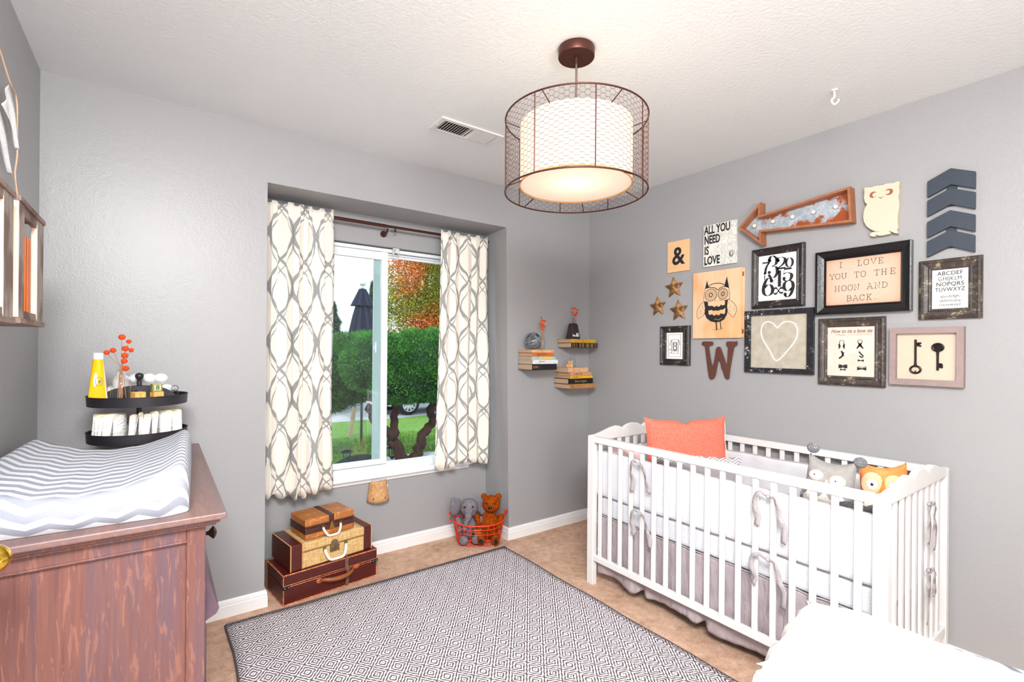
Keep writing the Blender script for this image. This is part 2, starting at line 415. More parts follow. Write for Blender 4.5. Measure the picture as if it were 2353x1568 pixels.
def leafmat(name, c1, c2, sc=3, c3=None):
    m = M(name, c1, .65); n = m.noise(sc, 4, rough=.7)
    c = m.mix(n.step(.38, .62), c1, c2)
    if c3: c = m.mix(m.noise(sc*.7, 3).step(.5, .6), c, c3)
    m.base(c)
    m.b.inputs['Subsurface Weight'].default_value = 0; return m.m
def foliage(blobs, n, size, seed, spiky=0, inner=.6, wd=.35):
    """leaf sprays scattered through the outer part of ellipsoid crowns"""
    g = random.Random(seed); m = MB(); tot = sum(b[3]*b[4]*b[5] for b in blobs)
    for b in blobs:
        k = int(n*b[3]*b[4]*b[5]/tot)
        for _ in range(k):
            d = V((g.gauss(0, 1), g.gauss(0, 1), g.gauss(0, 1))).normalized(); r = inner+(1-inner)*g.random()**.6
            p = V((b[0]+d.x*b[3]*r, b[1]+d.y*b[4]*r, b[2]+d.z*b[5]*r))
            r2 = 1+.12*mn.noise(p*5); p = V((b[0], b[1], b[2]))+(p-V((b[0], b[1], b[2])))*r2
            s = size*g.uniform(.6, 1.4); up = (d+V((0, 0, spiky))+V((g.gauss(0, .5), g.gauss(0, .5), g.gauss(0, .5)))).normalized()
            sd = up.cross(V((g.gauss(0, 1), g.gauss(0, 1), g.gauss(0, 1)))).normalized()
            m.add([p-sd*s*wd, p+sd*s*wd, p+up*s], [(0, 1, 2)])
    return m
# topiary cedar beside the window
cedar = thing('topiary_cedar', 'dense green clipped cedar on twisted dark trunks outside the right pane', 'tree', (2.6, 6.0, -.15))
TR = Matrix.Translation((-2.6, -6.0, .15))
HEDGE = leafmat('cedar_foliage', s2(22, 74, 24), s2(70, 138, 40), 5)
HDARK = plain('cedar_inner_shade', s2(14, 44, 16), .95, var=.5, sc=8)  # dark green core, stands for the shade deep inside the crowns
blobs = [(2.95, 6.05, 1.10, .82, .62, .49), (2.35, 6.1, 1.12, .55, .5, .42), (3.5, 6.2, 1.04, .6, .6, .5), (2.70, 6.0, .93, .75, .55, .33), (3.2, 6.15, 1.28, .5, .5, .3)]
foliage(blobs, 110000, .034, 11, .6, .84, .16).xf(TR).build('foliage', HEDGE, cedar)
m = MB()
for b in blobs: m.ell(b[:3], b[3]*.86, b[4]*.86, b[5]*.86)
m.xf(TR).build('inner_shade_core', HDARK, cedar, smooth=180)
BARK = plain('dark_bark', s2(58, 34, 26), .95, var=.5, sc=30, bsc=40, bd=.02, scale=(1, 1, .3))
def branch(m, pts, r0, r1, seed=1, wob=.02):
    g = random.Random(seed); P = smoothpts(pts, 5); n = len(P)
    P = [p+V((g.gauss(0, wob), g.gauss(0, wob), 0)) for p in P]; m.tube(P, [r0+(r1-r0)*i/(n-1)+g.uniform(0, .008) for i in range(n)], 9)
m = MB()
branch(m, [(2.62, 5.98, -.18), (2.5, 6, .05), (2.42, 6, .2), (2.25, 6.02, .36), (2.12, 6, .6)], .075, .05, 1)
branch(m, [(2.45, 6, .16), (2.5, 6.05, .38), (2.47, 6.05, .7), (2.45, 6.1, 1.0)], .05, .035, 2)
branch(m, [(2.72, 5.98, -.18), (2.82, 6, .02), (2.9, 6, .2), (3.02, 6, .38), (3.0, 6, .7), (3.02, 6, 1.1)], .07, .04, 3)
branch(m, [(3.0, 6, .33), (3.12, 6.02, .42), (3.25, 6.1, .6)], .035, .03, 4)
m.xf(TR).build('trunk', BARK, cedar, smooth=180)
# second clipped shrub seen through the left sash
bush = thing('clipped_cedar_shrub', 'rounded green cedar shrub outside behind the left sash', 'shrub', (1.75, 6.9, -.2))
TR = Matrix.Translation((-1.75, -6.9, .2))
blobs = [(1.75, 6.9, .95, .55, .5, .56), (2.1, 6.95, 1.02, .5, .5, .5), (1.95, 6.95, .86, .62, .5, .4), (2.45, 7.0, 1.12, .45, .45, .45), (1.3, 7.0, .85, .5, .5, .5)]
foliage(blobs, 80000, .034, 12, .6, .84, .16).xf(TR).build('foliage', HEDGE, bush)
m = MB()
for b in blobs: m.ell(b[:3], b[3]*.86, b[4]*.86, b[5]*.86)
m.xf(TR).build('inner_shade_core', HDARK, bush, smooth=180)
MB().tube([(0, .05, 0), (.05, .03, .45), (.2, 0, .9)], [.07, .06, .04], 9).build('trunk', BARK, bush, smooth=180)
# autumn tree
tree = thing('autumn_maple_tree', 'tall tree with green and orange autumn leaves beyond the clipped cedar', 'tree', (6.3, 12.0, -.65))
TR = Matrix.Translation((-6.3, -12.0, .65))
ATM = leafmat('autumn_leaves', s2(86, 112, 26), s2(150, 142, 40), 1.1, s2(214, 112, 44))
blobs = [(6.3, 12, 3.1, 1.9, 1.4, 1.5), (5.6, 12, 2.2, 1.1, 1, 1.1), (6.9, 12, 2.0, 1.6, 1.2, 1.3), (6.2, 12, 4.4, 1.3, 1.1, 1.3), (7.5, 12.3, 3.6, 1.4, 1.2, 1.6)]
foliage(blobs, 130000, .05, 13, 0, .3, .3).xf(TR).build('foliage', ATM, tree)
m = MB(); g = random.Random(5)
branch(m, [(6.3, 12, -.8), (6.25, 12, 1.2), (6.3, 12, 3), (6.25, 12, 5.2)], .13, .04, 1, .03)
branch(m, [(5.9, 12, .2), (5.8, 11.9, 1.8), (5.75, 12, 3.6)], .07, .03, 2, .03)
for k in range(22):
    z = 1+k*.17; a = g.uniform(0, 6.28); r = g.uniform(.8, 1.5)
    m.tube([(6.27, 12, z), (6.27+cos(a)*r*.5, 12+sin(a)*r*.3, z+.25), (6.27+cos(a)*r, 12+sin(a)*r*.6, z+.7)], [.03, .02, .01], 5)
m.xf(TR).build('trunk', plain('pale_bark', s2(120, 96, 76), .9), tree)
# far evergreens
EVG = leafmat('evergreen_needles', s2(62, 104, 76), s2(112, 150, 108), 2)
def evergreen(x, y, h, r, seed, label):
    t = thing('evergreen_tree', label, 'tree', (x, y, -.9), group=None)
    m = MB(); g = random.Random(seed)
    for i in range(12000):
        z = g.random()**.8*h; rr_ = r*(1-z/h)*(.55+.45*g.random())*(1+.25*sin(z*9+seed)); a = g.uniform(0, 6.28)
        p = V((cos(a)*rr_, sin(a)*rr_, z+.6)); d = V((cos(a), sin(a), -.15+g.gauss(0, .25))); s = .19*g.uniform(.6, 1.3)
        q = d.cross(V((0, 0, 1)))*s*.25; m.add([p-q, p+q, p+d*s], [(0, 1, 2)])
    m.build('foliage', EVG, t); MB().tube([(0, 0, 0), (0, 0, h*.9)], [.12, .03], 8).build('trunk', BARK, t)
evergreen(6.2, 22.3, 3.7, 1.2, 1, 'small evergreen standing far behind the closed parasol')
evergreen(4.4, 17.6, 3.2, 1.4, 2, 'lower grey-green evergreen far off at the left edge of the window')
evergreen(8.5, 23.4, 4.9, .95, 3, 'far evergreen just right of the closed parasol')
evergreen(11.3, 19.4, 7.4, 1.7, 4, 'tall evergreen behind the orange-leaved tree')
evergreen(14.6, 20, 8.5, 2.2, 5, 'evergreen behind the right side of the autumn tree')
hd = foliage([(9, 27, -.2, 7, .8, 1.9), (1, 27, -.3, 5, .8, 1.5), (18, 27, 0, 4, 1, 2.2)], 16000, .3, 21, .3, .7)
tag(hd.build('far_hedgerow', EVG), 'dark green hedgerow across the far side of the street', 'hedge')
# closed parasol
pr = thing('patio_parasol', 'closed navy blue patio parasol with a pale ball finial outside', 'parasol', (2.86, 8.42, -.33))
NAVY = plain('navy_canvas', s2(12, 20, 54), .8, var=.3, sc=9)
m = MB().grid(lambda u, v: V(((.035+.06*v**.5+.2*v)*(1+.22*sin(u*2*pi*8)*min(1, v*3))*cos(u*2*pi), (.035+.06*v**.5+.2*v)*(1+.22*sin(u*2*pi*8)*min(1, v*3))*sin(u*2*pi), 2.68-1.3*v)), 96, 20, closeu=True)
m.grid(lambda u, v: V(((.05+.12*v)*(1+.25*sin(u*2*pi*8))*cos(u*2*pi), (.05+.12*v)*(1+.25*sin(u*2*pi*8))*sin(u*2*pi), 2.69-.3*v)), 96, 8, closeu=True)
m.build('canopy', NAVY, pr, smooth=180)
MB().cyl((0, 0, 0), (0, 0, 2.75), .022).build('pole', plain('parasol_pole', s2(70, 72, 70), .5), pr)
MB().ball((0, 0, 2.79), .055).cyl((0, 0, 2.69), (0, 0, 2.76), .03, .022).build('finial', plain('parasol_finial', s2(200, 205, 200), .4), pr, smooth=180)
# solar path lanterns
def lantern(x, y, label):
    t = thing('solar_path_lantern', label, 'lantern', (x, y, -.15), group='solar lanterns on the paving')
    MB().lathe([(0, .19), (.02, .188), (.06, .175), (.078, .16), (.078, .152), (.05, .15), (0, .15)], 20).build('cap', plain('lantern_cap', s2(24, 28, 40), .3), t, smooth=40)
    m = MB()
    for k in range(6): a = k*pi/3; m.cyl((cos(a)*.05, sin(a)*.05, .15), (cos(a)*.034, sin(a)*.034, .045), .003, n=5)
    m.cyl((0, 0, 0), (0, 0, .035), .012, .035); m.cyl((0, 0, .035), (0, 0, .045), .038); m.build('cage', BLACKMET, t)
    MB().lathe([(.046, .15), (.03, .046)], 18).build('lamp_glass', CLEAR, t, smooth=180)
lantern(2.51, 6.17, 'black-capped glass solar lantern standing just right of the window stile')
lantern(1.93, 6.23, 'black-capped glass solar lantern seen through the left sash')
m = MB().grid(lambda u, v: V((.42*(1-v)**.5*cos(u*6.283)*(1+.08*sin(u*25)), .3*(1-v)**.5*sin(u*6.283), .17*v*(1+.1*sin(u*18)))), 40, 10, closeu=True)
tag(m.build('tarpaulin_mound', plain('dark_tarpaulin', s2(36, 42, 48), .55), smooth=180, at=(1.95, 5.85, -.15)), 'low dark tarpaulin-covered mound on the paving', 'tarpaulin')
m = MB().boxm(Matrix.Rotation(rad(8), 4, 'Y') @ Matrix.Translation((0, 0, .28)), .07, .07, .62); tag(m.build('wooden_stake', plain('weathered_post', s2(150, 130, 108), .9), at=(3.1, 9.8, -.45)), 'leaning weathered wooden stake on the lawn', 'stake')
# parked car behind the cedar
car = thing('parked_car', 'dark parked car with a silver alloy wheel, mostly hidden by the cedar', 'car', (7.98, 15.77, -.84))
CARP = plain('dark_car_paint', s2(14, 16, 22), .2, .3)
prof = [(-2.2, .35), (-2.25, .75), (-2.1, 1.0), (-1.2, 1.12), (-.6, 1.58), (1.1, 1.62), (1.8, 1.2), (2.2, 1.1), (2.3, .6), (2.2, .35)]
m = MB().prism([(x, z) for x, z in prof], -.85, .85); m.xf(Matrix.Rotation(rad(90), 4, 'X')); m.build('body', CARP, car, bevel=.08, seg=3)
def wheel(x, y):
    t = MB().lathe([(.24, -.1), (.33, -.1), (.35, -.07), (.35, .07), (.33, .1), (.24, .1), (.24, -.1)], 36); t.xf(Matrix.Rotation(rad(90), 4, 'X'))
    w_ = t.build('wheel', plain('tyre_rubber', s2(22, 22, 24), .8), car, smooth=40, at=(x, y, .35))
    r = MB().lathe([(.245, -.03), (.245, .1), (.225, .1), (.225, -.03)], 36)
    r.cyl((0, 0, .03), (0, 0, .085), .05)
    for k in range(10):
        a = k*pi/5; r.tube([(cos(a)*.04, sin(a)*.04, .07), (cos(a)*.235, sin(a)*.235, .09)], [.02, .012], 5)
    r.xf(Matrix.Rotation(rad(90), 4, 'X')); r.build('rim', plain('alloy_silver', s2(225, 225, 228), .3, .3), w_, smooth=40)
for x in (-1.35, 1.4):
    for y in (-.82, .82): wheel(x, y)

# ------------------------------------------------------------------ curtains
def curtain_fabric():
    m = M('ogee_curtain_linen', s2(240, 233, 222), .85, spec=.2)
    u, v, _ = m.xyz('UV')
    P, L = .215, .60
    w1 = ((v*(2*pi/L)).sn()); w2 = ((v*(2*pi/L)+.5).sn())
    wob = m.noise(14, 3, kind='UV')*.08
    def strand(a, ph, wid):
        d = ((u/P+a+ph+wob-.05+.5).fr()-.5).ab(); return d.lt(wid)
    f = strand(w1*.46, 0, .052).mx(strand(w1*-.46, 0, .052)).mx(strand(w2*.40, .05, .02)).mx(strand(w2*-.40, -.06, .018))
    weave = m.noise(500, 1, (1, .3, 1), kind='UV')*.5+m.noise(500, 1, (.3, 1, 1), kind='UV')*.5
    g = m.mix(weave.step(.35, .65), s2(140, 140, 138), s2(166, 166, 163))
    m.base(m.mix(f, m.mix(weave.step(.3, .7), s2(232, 224, 212), s2(246, 240, 230)), g)); m.bump(weave, .0006)
    m.b.inputs['Transmission Weight'].default_value = 0
    return m.m
CURT = curtain_fabric()
def curtain(name, label, x0, x1, ztop, zbot, folds, seed, spread, yc=2.905):
    t = thing(name, label, 'curtain', ((x0+x1)/2, yc, ztop), group='patterned curtain panels')
    g = random.Random(seed); cx = (x0+x1)/2
    edges = [0]+sorted((k+g.uniform(-.28, .28))/folds for k in range(1, folds))+[1]
    amps = [g.uniform(.7, 1.25) for _ in range(folds)]
    def fold(u):
        for k in range(folds):
            if u <= edges[k+1] or k == folds-1:
                q = (u-edges[k])/(edges[k+1]-edges[k]); return k, q
    def fn(u, v):
        k, q = fold(u); z = ztop+(zbot-ztop)*v
        half = (x1-x0)/2*(1+spread*v); a = .017*amps[k]*(.6+.6*v**.7)*(1 if v > .03 else .6)
        y = a*sin(q*2*pi)+.012*sin(u*9+v*5+seed)
        x = (u-.5)*2*half+.004*sin(q*4*pi)*amps[k]+.008*sin(v*7+u*6+seed)*v
        zz = z-ztop
        if v == 1: zz += .01*cos(q*2*pi)+.012*sin(u*7+seed)
        if v == 0: zz += .008*cos(q*2*pi)
        if v < .05: y *= .75; x += .004*sin(q*6*pi)
        return (x, min(y, .085), zz)
    m = MB().grid(fn, folds*18, 46, lambda u, v: (u*(x1-x0)*1.75+seed*.07, (ztop+(zbot-ztop)*v)))
    m.build('fabric_panel', CURT, t, smooth=180, solid=.0025)
    # white lining peeping at the back edge
    xr = (x1-x0)/2*(1+spread)
    m = MB().grid(lambda u, v: ((xr-.03)+u*.028+.006*sin(v*9), .035+.006*sin(u*5+v*8), -.9+(zbot-ztop+.93)*v if False else (zbot-ztop)*(.45+.5*v)), 6, 20)
    m.build('lining', plain('curtain_lining', s2(240, 240, 238), .9), t, smooth=180, solid=.001)
    return t
curtain('curtain', 'longer grey-on-cream ogee curtain covering the left side of the window', .452, .812, 2.112, .492, 6, 1, .03)
curtain('curtain', 'shorter grey-on-cream ogee curtain covering the right side of the window', 1.508, 1.885, 2.105, .530, 5, 4, .09)
rod = thing('curtain_rod', 'dark bronze curtain rod across the window recess', 'curtain rod', (1.19, 2.952, 2.089))
MB().cyl((-.71, 0, 0), (-.04, 0, 0), .0105).build('rod_outer', BRONZE, rod, smooth=50)
MB().cyl((-.05, 0, 0), (.70, 0, .003), .0085).build('rod_inner', BRONZE, rod, smooth=50)
MB().ball((.712, 0, .003), .016).build('finial', BRONZE, rod, smooth=180)
m = MB().cyl((-.03, .078, -.035), (-.03, .071, -.035), .02); m.tube([(-.03, .075, -.04), (-.03, .05, -.045), (-.03, .01, -.03), (-.03, 0, -.013)], .006, 8); m.cyl((.02, 0, -.02), (.02, 0, -.004), .006).ball((.02, 0, -.022), .008)
m.build('bracket', BRONZE, rod, smooth=50)
MB().cyl((.5, .078, 0), (.5, 0, 0), .006).build('bracket', BRONZE, rod); MB().cyl((-.6, .078, 0), (-.6, 0, 0), .006).build('bracket', BRONZE, rod)

# ------------------------------------------------------------------ burlap half shade under the sill
sc = thing('wall_sconce', 'small burlap half-shade with silver stars on the wall under the window sill', 'wall lamp', (1.138, 3.03, .41))
BUR = M('burlap', s2(206, 158, 108), .95, spec=.1); bx, by, bz = BUR.xyz()
wv = ((bx*1400).sn()*.5+(bz*1400).sn()*.5); BUR.base(BUR.mix(BUR.noise(60, 3).step(.3, .7), s2(196, 146, 96), s2(220, 176, 128))); BUR.bump(wv, .0005); BURLAP = BUR.m
m = MB().grid(lambda u, v: ((.052+.02*v)*-cos(pi*u), -(.045+.018*v)*sin(pi*u)-.002, .067-.132*v), 24, 6)
m.build('shade', BURLAP, sc, smooth=180, solid=.002)
def star2(r, r2, n=5, a0=pi/2): return [((r if k % 2 == 0 else r2)*cos(a0+k*pi/n), (r if k % 2 == 0 else r2)*sin(a0+k*pi/n)) for k in range(2*n)]
SILV = plain('silver_stud', s2(200, 196, 196), .3, .9)
for (u, v) in ((.5, .3), (.86, .32), (.28, .8), (.62, .8)):
    a = -cos(pi*u); x, y, z = (.053+.02*v)*a, -(.047+.018*v)*sin(pi*u)-.002, .067-.132*v
    m = MB().prism(star2(.0085, .0036), 0, .003); m.xf(Matrix.Translation((x, y, z)) @ Matrix.Rotation(math.atan2(a, sin(pi*u)), 4, 'Z') @ Matrix.Rotation(rad(90), 4, 'X')); m.build('star_stud', SILV, sc)
MB().box(-.03, -.03, -.075, .012, -.001, -.05).build('backplate', TRIM, sc)

# ------------------------------------------------------------------ pendant lamp
pl = thing('pendant_lamp', 'drum pendant lamp with white shade inside a bronze chicken-wire cage', 'pendant lamp', (1.25, 1.335, ZC))
MB().lathe([(0, 0), (.066, 0), (.0675, -.003), (.0675, -.032), (.066, -.035), (0, -.035)], 40).build('canopy', BRONZE, pl, smooth=40)
MB().cyl((0, 0, -.034), (0, 0, -.055), .0085, .0085).build('collar', BRONZE, pl, smooth=40)
MB().tube([(0, 0, -.05), (.002, .001, -.13), (.001, 0, -.25), (0, 0, -.31)], .0042, 8).build('stem', plain('brushed_stem', s2(140, 120, 118), .3, .8), pl, smooth=60)
zt_, zb_, rc = 2.169-ZC, 1.902-ZC, .262
for z_ in (zt_, zb_): MB().tube([(rc*cos(k*pi/32), rc*sin(k*pi/32), z_) for k in range(64)], .003, 7, closed=True).build('cage_ring', BRONZE, pl, smooth=60)
view = math.atan2(-1.335, -1.25)
for k in range(8):
    a = view+rad(14)+k*pi/4
    MB().tube([(rc*cos(a), rc*sin(a), zt_), (rc*cos(a), rc*sin(a), zb_)], .0021, 6).build('cage_rib', BRONZE, pl)
hx = MB(); NC, ch = 98, .0105; rows = 14; dz = (zt_-zb_)/rows
def hp(c, q): a = 2*pi*c/NC; return (rc*cos(a), rc*sin(a), q)
for c_ in range(NC):
    off = .5*dz if c_ % 2 else 0
    for r_ in range(rows+1):
        z0 = zb_+off+r_*dz
        if z0 > zt_+1e-4: continue
        hx.tube([hp(c_-.33, z0), hp(c_+.33, z0)], .0009, 3, caps=False)
        for sg in (-.5, .5):
            z1 = z0+sg*dz
            if zb_-1e-4 <= z1 <= zt_+1e-4: hx.tube([hp(c_+.33, z0), hp(c_+.67, z1)], .0006, 3, caps=False)
hx.build('chicken_wire', plain('rusty_wire', s2(120, 84, 74), .5, .5), pl)
rs, z1, z2 = .207, 2.154-ZC, 1.927-ZC
def shade_mat():
    m = bpy.data.materials.new('lit_linen_shade'); m.use_nodes = True; t = m.node_tree; b = t.nodes['Principled BSDF']
    b.inputs['Base Color'].default_value = (.62, .58, .52, 1); b.inputs['Roughness'].default_value = .9
    b.inputs['Emission Color'].default_value = (1, .92, .82, 1); b.inputs['Emission Strength'].default_value = .26
    tr = t.nodes.new('ShaderNodeBsdfTranslucent'); tr.inputs[0].default_value = (.7, .62, .52, 1); mx = t.nodes.new('ShaderNodeMixShader'); mx.inputs[0].default_value = .5
    t.links.new(b.outputs[0], mx.inputs[1]); t.links.new(tr.outputs[0], mx.inputs[2]); t.links.new(mx.outputs[0], t.nodes['Material Output'].inputs[0]); return m
LSH = shade_mat()
MB().lathe([(rs*.97, z1), (rs, z1-.004), (rs, z2+.004)], 64).build('shade', LSH, pl, smooth=180)
MB().lathe([(0, z2+.012), (rs-.004, z2+.008)], 64).build('diffuser', LSH, pl, smooth=180)
MB().tube([(rs*cos(k*pi/32), rs*sin(k*pi/32), z2+.003) for k in range(64)], .0035, 7, closed=True).build('shade_trim', plain('tan_trim', s2(214, 160, 104), .6), pl, smooth=60)
for k in range(6):
    a = view+rad(35)+k*pi/3
    MB().tube([(rs*cos(a), rs*sin(a), z1-.006), (rc*cos(a), rc*sin(a), zt_)], .002, 6).build('spoke', BRONZE, pl)
    MB().tube([(rs*cos(a+.3), rs*sin(a+.3), z2+.002), (rc*cos(a+.3), rc*sin(a+.3), zb_)], .002, 6).build('spoke', BRONZE, pl)
MB().tube([(-rs, 0, z1-.002), (rs, 0, z1-.002)], .002, 6).tube([(0, -rs, z1-.002), (0, rs, z1-.002)], .002, 6).build('spider', BRONZE, pl)

# ------------------------------------------------------------------ woven rug
def rug_mat():
    m = M('diamond_weave_rug', (.8, .8, .8), .95, spec=.1); x, y, _ = m.xyz()
    st = (x*380).sn()*.028
    u = ((x/.0895+.5).fr()-.5).ab()*2; v = ((y/.1145+.5).fr()-.5).ab()*2
    t = u+v; t = t.mn(2-t) if False else t
    tt = t.mn(t*-1+2.0)            # rhombus lattice folded back on itself
    k = ((tt+st)*(2*pi*3)*1.0)
    c = (k+pi/2).sn()              # dark at 0, 1/3, 2/3, 1
    f = c.gt(.12)
    e = m.xyz()
    m.base(m.mix(f, s2(232, 226, 230), s2(98, 86, 88)))
    m.bump(m.noise(260, 2)*.6+((y*900).sn())*.3, .002, 1); return m
RX0, RX1, RY0, RY1 = .262, 1.863, .10, 2.637
rm = rug_mat()
rug = thing('woven_rug', 'grey and white flat-woven rug with concentric diamond pattern on the carpet', 'rug', (.357, 2.579, 0))
m = MB().grid(lambda u, v: (RX0+(RX1-RX0)*u-.357+.004*sin(v*30), RY0+(RY1-RY0)*v-2.579+.004*sin(u*22), .007), 40, 60)
m.build('woven_field', rm.m, rug, smooth=180, solid=.006)
cord = plain('rug_edge_yarn', s2(86, 76, 80), .95)
m = MB()
for k in range(190):
    x = RX0+.002+k*(RX1-RX0-.004)/189-.357; m.box(x-.0022, RY1-2.579-.012, .009, x+.0022, RY1-2.579+.007, .0125)
m.build('end_fringe', cord, rug)
for xx in (RX0, RX1): MB().tube([(xx-.357+.004*sin(q/20*30), RY0+(RY1-RY0)*q/20-2.579, .007) for q in range(21)], .005, 6).build('side_cord', cord, rug)

# ------------------------------------------------------------------ dresser
def oak(name, c1, c2, c3, c4, sc):
    m = M(name, c1, .42)
    fine = m.noise(60, 5, sc, .7, dist=.3); mid = m.noise(16, 4, sc, .6, dist=.8); fl = m.noise(60, 3, tuple(v*1.0 if v > .5 else v*2.6 for v in sc), .55, dist=1.2)
    c = m.mix(fine.step(.3, .7), c1, c2); c = m.mix(mid.step(.42, .62)*.75, c, c3); c = m.mix(fl.step(.58, .63)*.4, c, c4)
    m.base(c); m.bump(fine, .0004); return m.m
OAK = oak('fumed_oak', s2(98, 64, 62), s2(126, 84, 74), s2(92, 76, 88), s2(156, 108, 90), (1.3, 1.3, .06))
OAKT = oak('fumed_oak_top', s2(110, 84, 80), s2(136, 104, 94), s2(112, 94, 98), s2(150, 112, 90), (1.3, .08, 1.3))
dr = thing('dresser', 'old reddish-brown oak dresser with panelled side under the changing pad', 'dresser', (-.125, 2.13, 0))
def db(name, boxes, mat=OAK, bevel=.003, parent=dr):
    m = MB()
    for b_ in boxes: m.box(*b_)
    m.xf(Matrix.Translation((.125, -2.13, 0))); return m.build(name, mat, parent, bevel=bevel)
X0, X1, Y0, Y1 = XL+.016, .106, 1.578, 2.70
db('top', [(X0, 1.538, .846, .153, 2.722, .864)], OAKT, .004)
db('cornice', [(X0, 1.552, .834, .138, 2.71, .847), (X0, 1.56, .826, .13, 2.705, .835)], OAK, .004)
db('side_panel', [(X0, Y0+.012, .1, X1-.02, Y0+.02, .83)])
db('stile', [(.062, Y0, 0, X1, Y0+.045, .828)]); db('stile', [(X0, Y0, 0, X0+.045, Y0+.045, .828)])
db('rail', [(X0+.045, Y0, .79, .062, Y0+.02, .828)]); db('rail', [(X0+.045, Y0, .06, .062, Y0+.02, .12)])
m = MB().tube([(X0+.045+.125, Y0+.006-2.13, .788), (.062+.125, Y0+.006-2.13, .788)], .005, 8); m.build('bead', OAK, dr, smooth=60)
db('carcass', [(X0, Y0+.02, .06, X1-.012, Y1, .828)])
db('foot', [(.062, Y1-.045, 0, X1, Y1, .1)])
# bowed top drawer and flat ones below, facing right
def bowed(z): q = max(0, (.70-z)/.16); return X1+.004+.042*min(1, q)**1.4*(1 if q < .86 else max(0, 1-((q-.86)/.2)**2))
m = MB(); zs = [.815-.0135*k for k in range(22)]
for (ya, yb) in ((1.64, 2.13), (2.15, 2.64)):
    dm = MB(); pr_ = [(bowed(z), z) for z in zs]+[(X1-.015, zs[-1]), (X1-.015, .815)]
    n = len(pr_); dm.v = [(x+.125, y-2.13, z) for y in (ya, yb) for x, z in pr_]
    dm.f = [tuple(range(n)), tuple(range(n, 2*n))[::-1]]+[(i, n+i, n+(i+1) % n, (i+1) % n) for i in range(n)]
    d = dm.build('drawer', plain('plum_stained_oak', s2(96, 76, 92), .35, var=.2, sc=18), dr, smooth=40)
    k = MB().lathe([(0, 0), (.006, 0), (.005, .012), (.007, .02), (.018, .03), (.021, .034), (.014, .04), (.004, .043), (0, .043)], 20)
    k.xf(Matrix.Translation((X1+.006+.125, (ya+yb)/2-2.13-.03, .712)) @ Matrix.Rotation(rad(90), 4, 'Y')); k.build('knob', plain('aged_brass_knob', s2(96, 72, 58), .35, .8), d, smooth=50)
for (z0, z1_) in ((.31, .515), (.08, .29)):
    d = db('drawer', [(X1-.015, 1.63, z0, X1+.008, 2.65, z1_)], plain('plum_oak_flat', s2(98, 70, 76), .35, var=.25, sc=18), .004)

# ------------------------------------------------------------------ changing pad
def chevron(name, c1, c2, per, zz, amp, blur=0, duty=.5):
    m = M(name, c1, .9, spec=.15); u, v, _ = m.xyz('UV')
    f = ((v+(u/zz).tri()*amp)/per).fr().gt(duty)
    m.base(m.mix(f, c1, c2)); m.bump(m.noise(500, 2), .0008); return m.m
CHEV = chevron('chevron_minky', s2(214, 216, 220), s2(150, 154, 166), .054, .094, .026)
pad = thing('changing_pad', 'contoured changing pad in grey and white chevron cover on the dresser', 'changing pad', (-.149, 1.94, .864), (0, 0, rad(-3)))
PW, PL = .47, .70
def padz(s, v): return (.078+.062*min(1, abs(s)/.93)**2.1)*(1-.0*v)
def padf(u, v):
    # u across (0..1), v along from the near bottom edge over the top to the far bottom edge
    s = (u-.5)*2; edge = 1 if abs(s) < 1 else 1
    L1, L2 = .14, .70; a = v*(2*L1+L2)
    if a < L1: q = a/L1; y = -PL/2-.0+.012*(1-cos(q*pi/2)) - .018*sin(q*pi); zf = q
    elif a > L1+L2: q = (a-L1-L2)/L1; y = PL/2; zf = 1-q
    else: y = -PL/2+.012+(a-L1)/L2*(PL-.012); zf = 1
    side = 1-max(0, abs(s)-.86)/.14
    rx = PW/2; x = s*rx
    top = padz(s, 0); z = top*zf
    # round the plan corners and roll the long sides down
    if abs(s) > .86:
        q = (abs(s)-.86)/.14; z *= math.sqrt(max(0, 1-q**2.2)) if q < 1 else 0; x = (.86+.14*sin(q*pi/2))*rx*(1 if s > 0 else -1)
    dy = max(0, abs(s)-.72)/.28; y = y*(1-.10*dy**2.2)
    if a < L1+.03: z *= 1
    return (x, y, max(z, .001)+(.0015*mn.noise(V((x*14, y*14, 0))))*(1 if z > .01 else 0))
m = MB().grid(padf, 72, 96, lambda u, v: ((u-.5)*PW*1.12, v*.98))
m.build('pad_cover', CHEV, pad, smooth=180)
MB().box(-PW/2*.9, -PL/2+.01, 0, PW/2*.9, PL/2-.01, .03).build('pad_core', plain('pad_foam', s2(220, 220, 220), .9), pad, bevel=.02)

# ------------------------------------------------------------------ two-tier tray
tray = thing('tiered_tray', 'round two-tier black metal tray stand on the back of the dresser', 'tray', (-.066, 2.47, .864))
BM = M('distressed_black_metal', s2(40, 37, 42), .42, .2); BM.base(BM.mix(BM.noise(60, 6, (1, 1, 2), .8).step(.70, .73), s2(42, 39, 44), s2(150, 116, 96)))
BM = BM.m
tr_ = .163
for z_, nm in ((.081, 'lower_tray'), (.221, 'upper_tray')):
    MB().lathe([(0, z_), (tr_-.004, z_), (tr_-.002, z_+.001), (tr_, z_+.036), (tr_+.002, z_+.037), (tr_+.002, z_+.039), (tr_-.002, z_+.038), (tr_-.003, z_+.0205), (0, z_+.0205)], 64).build(nm, BM, tray, smooth=35)
MB().cyl((0, 0, 0), (0, 0, .31), .0085).lathe([(0, .305), (.009, .306), (.007, .316), (.013, .326), (.015, .334), (.012, .342), (0, .347)], 20).build('post', BM, tray, smooth=50)
MB().lathe([(0, .0), (.07, .0), (.072, .006), (.02, .02), (.01, .08)], 32).build('foot', BM, tray, smooth=40)
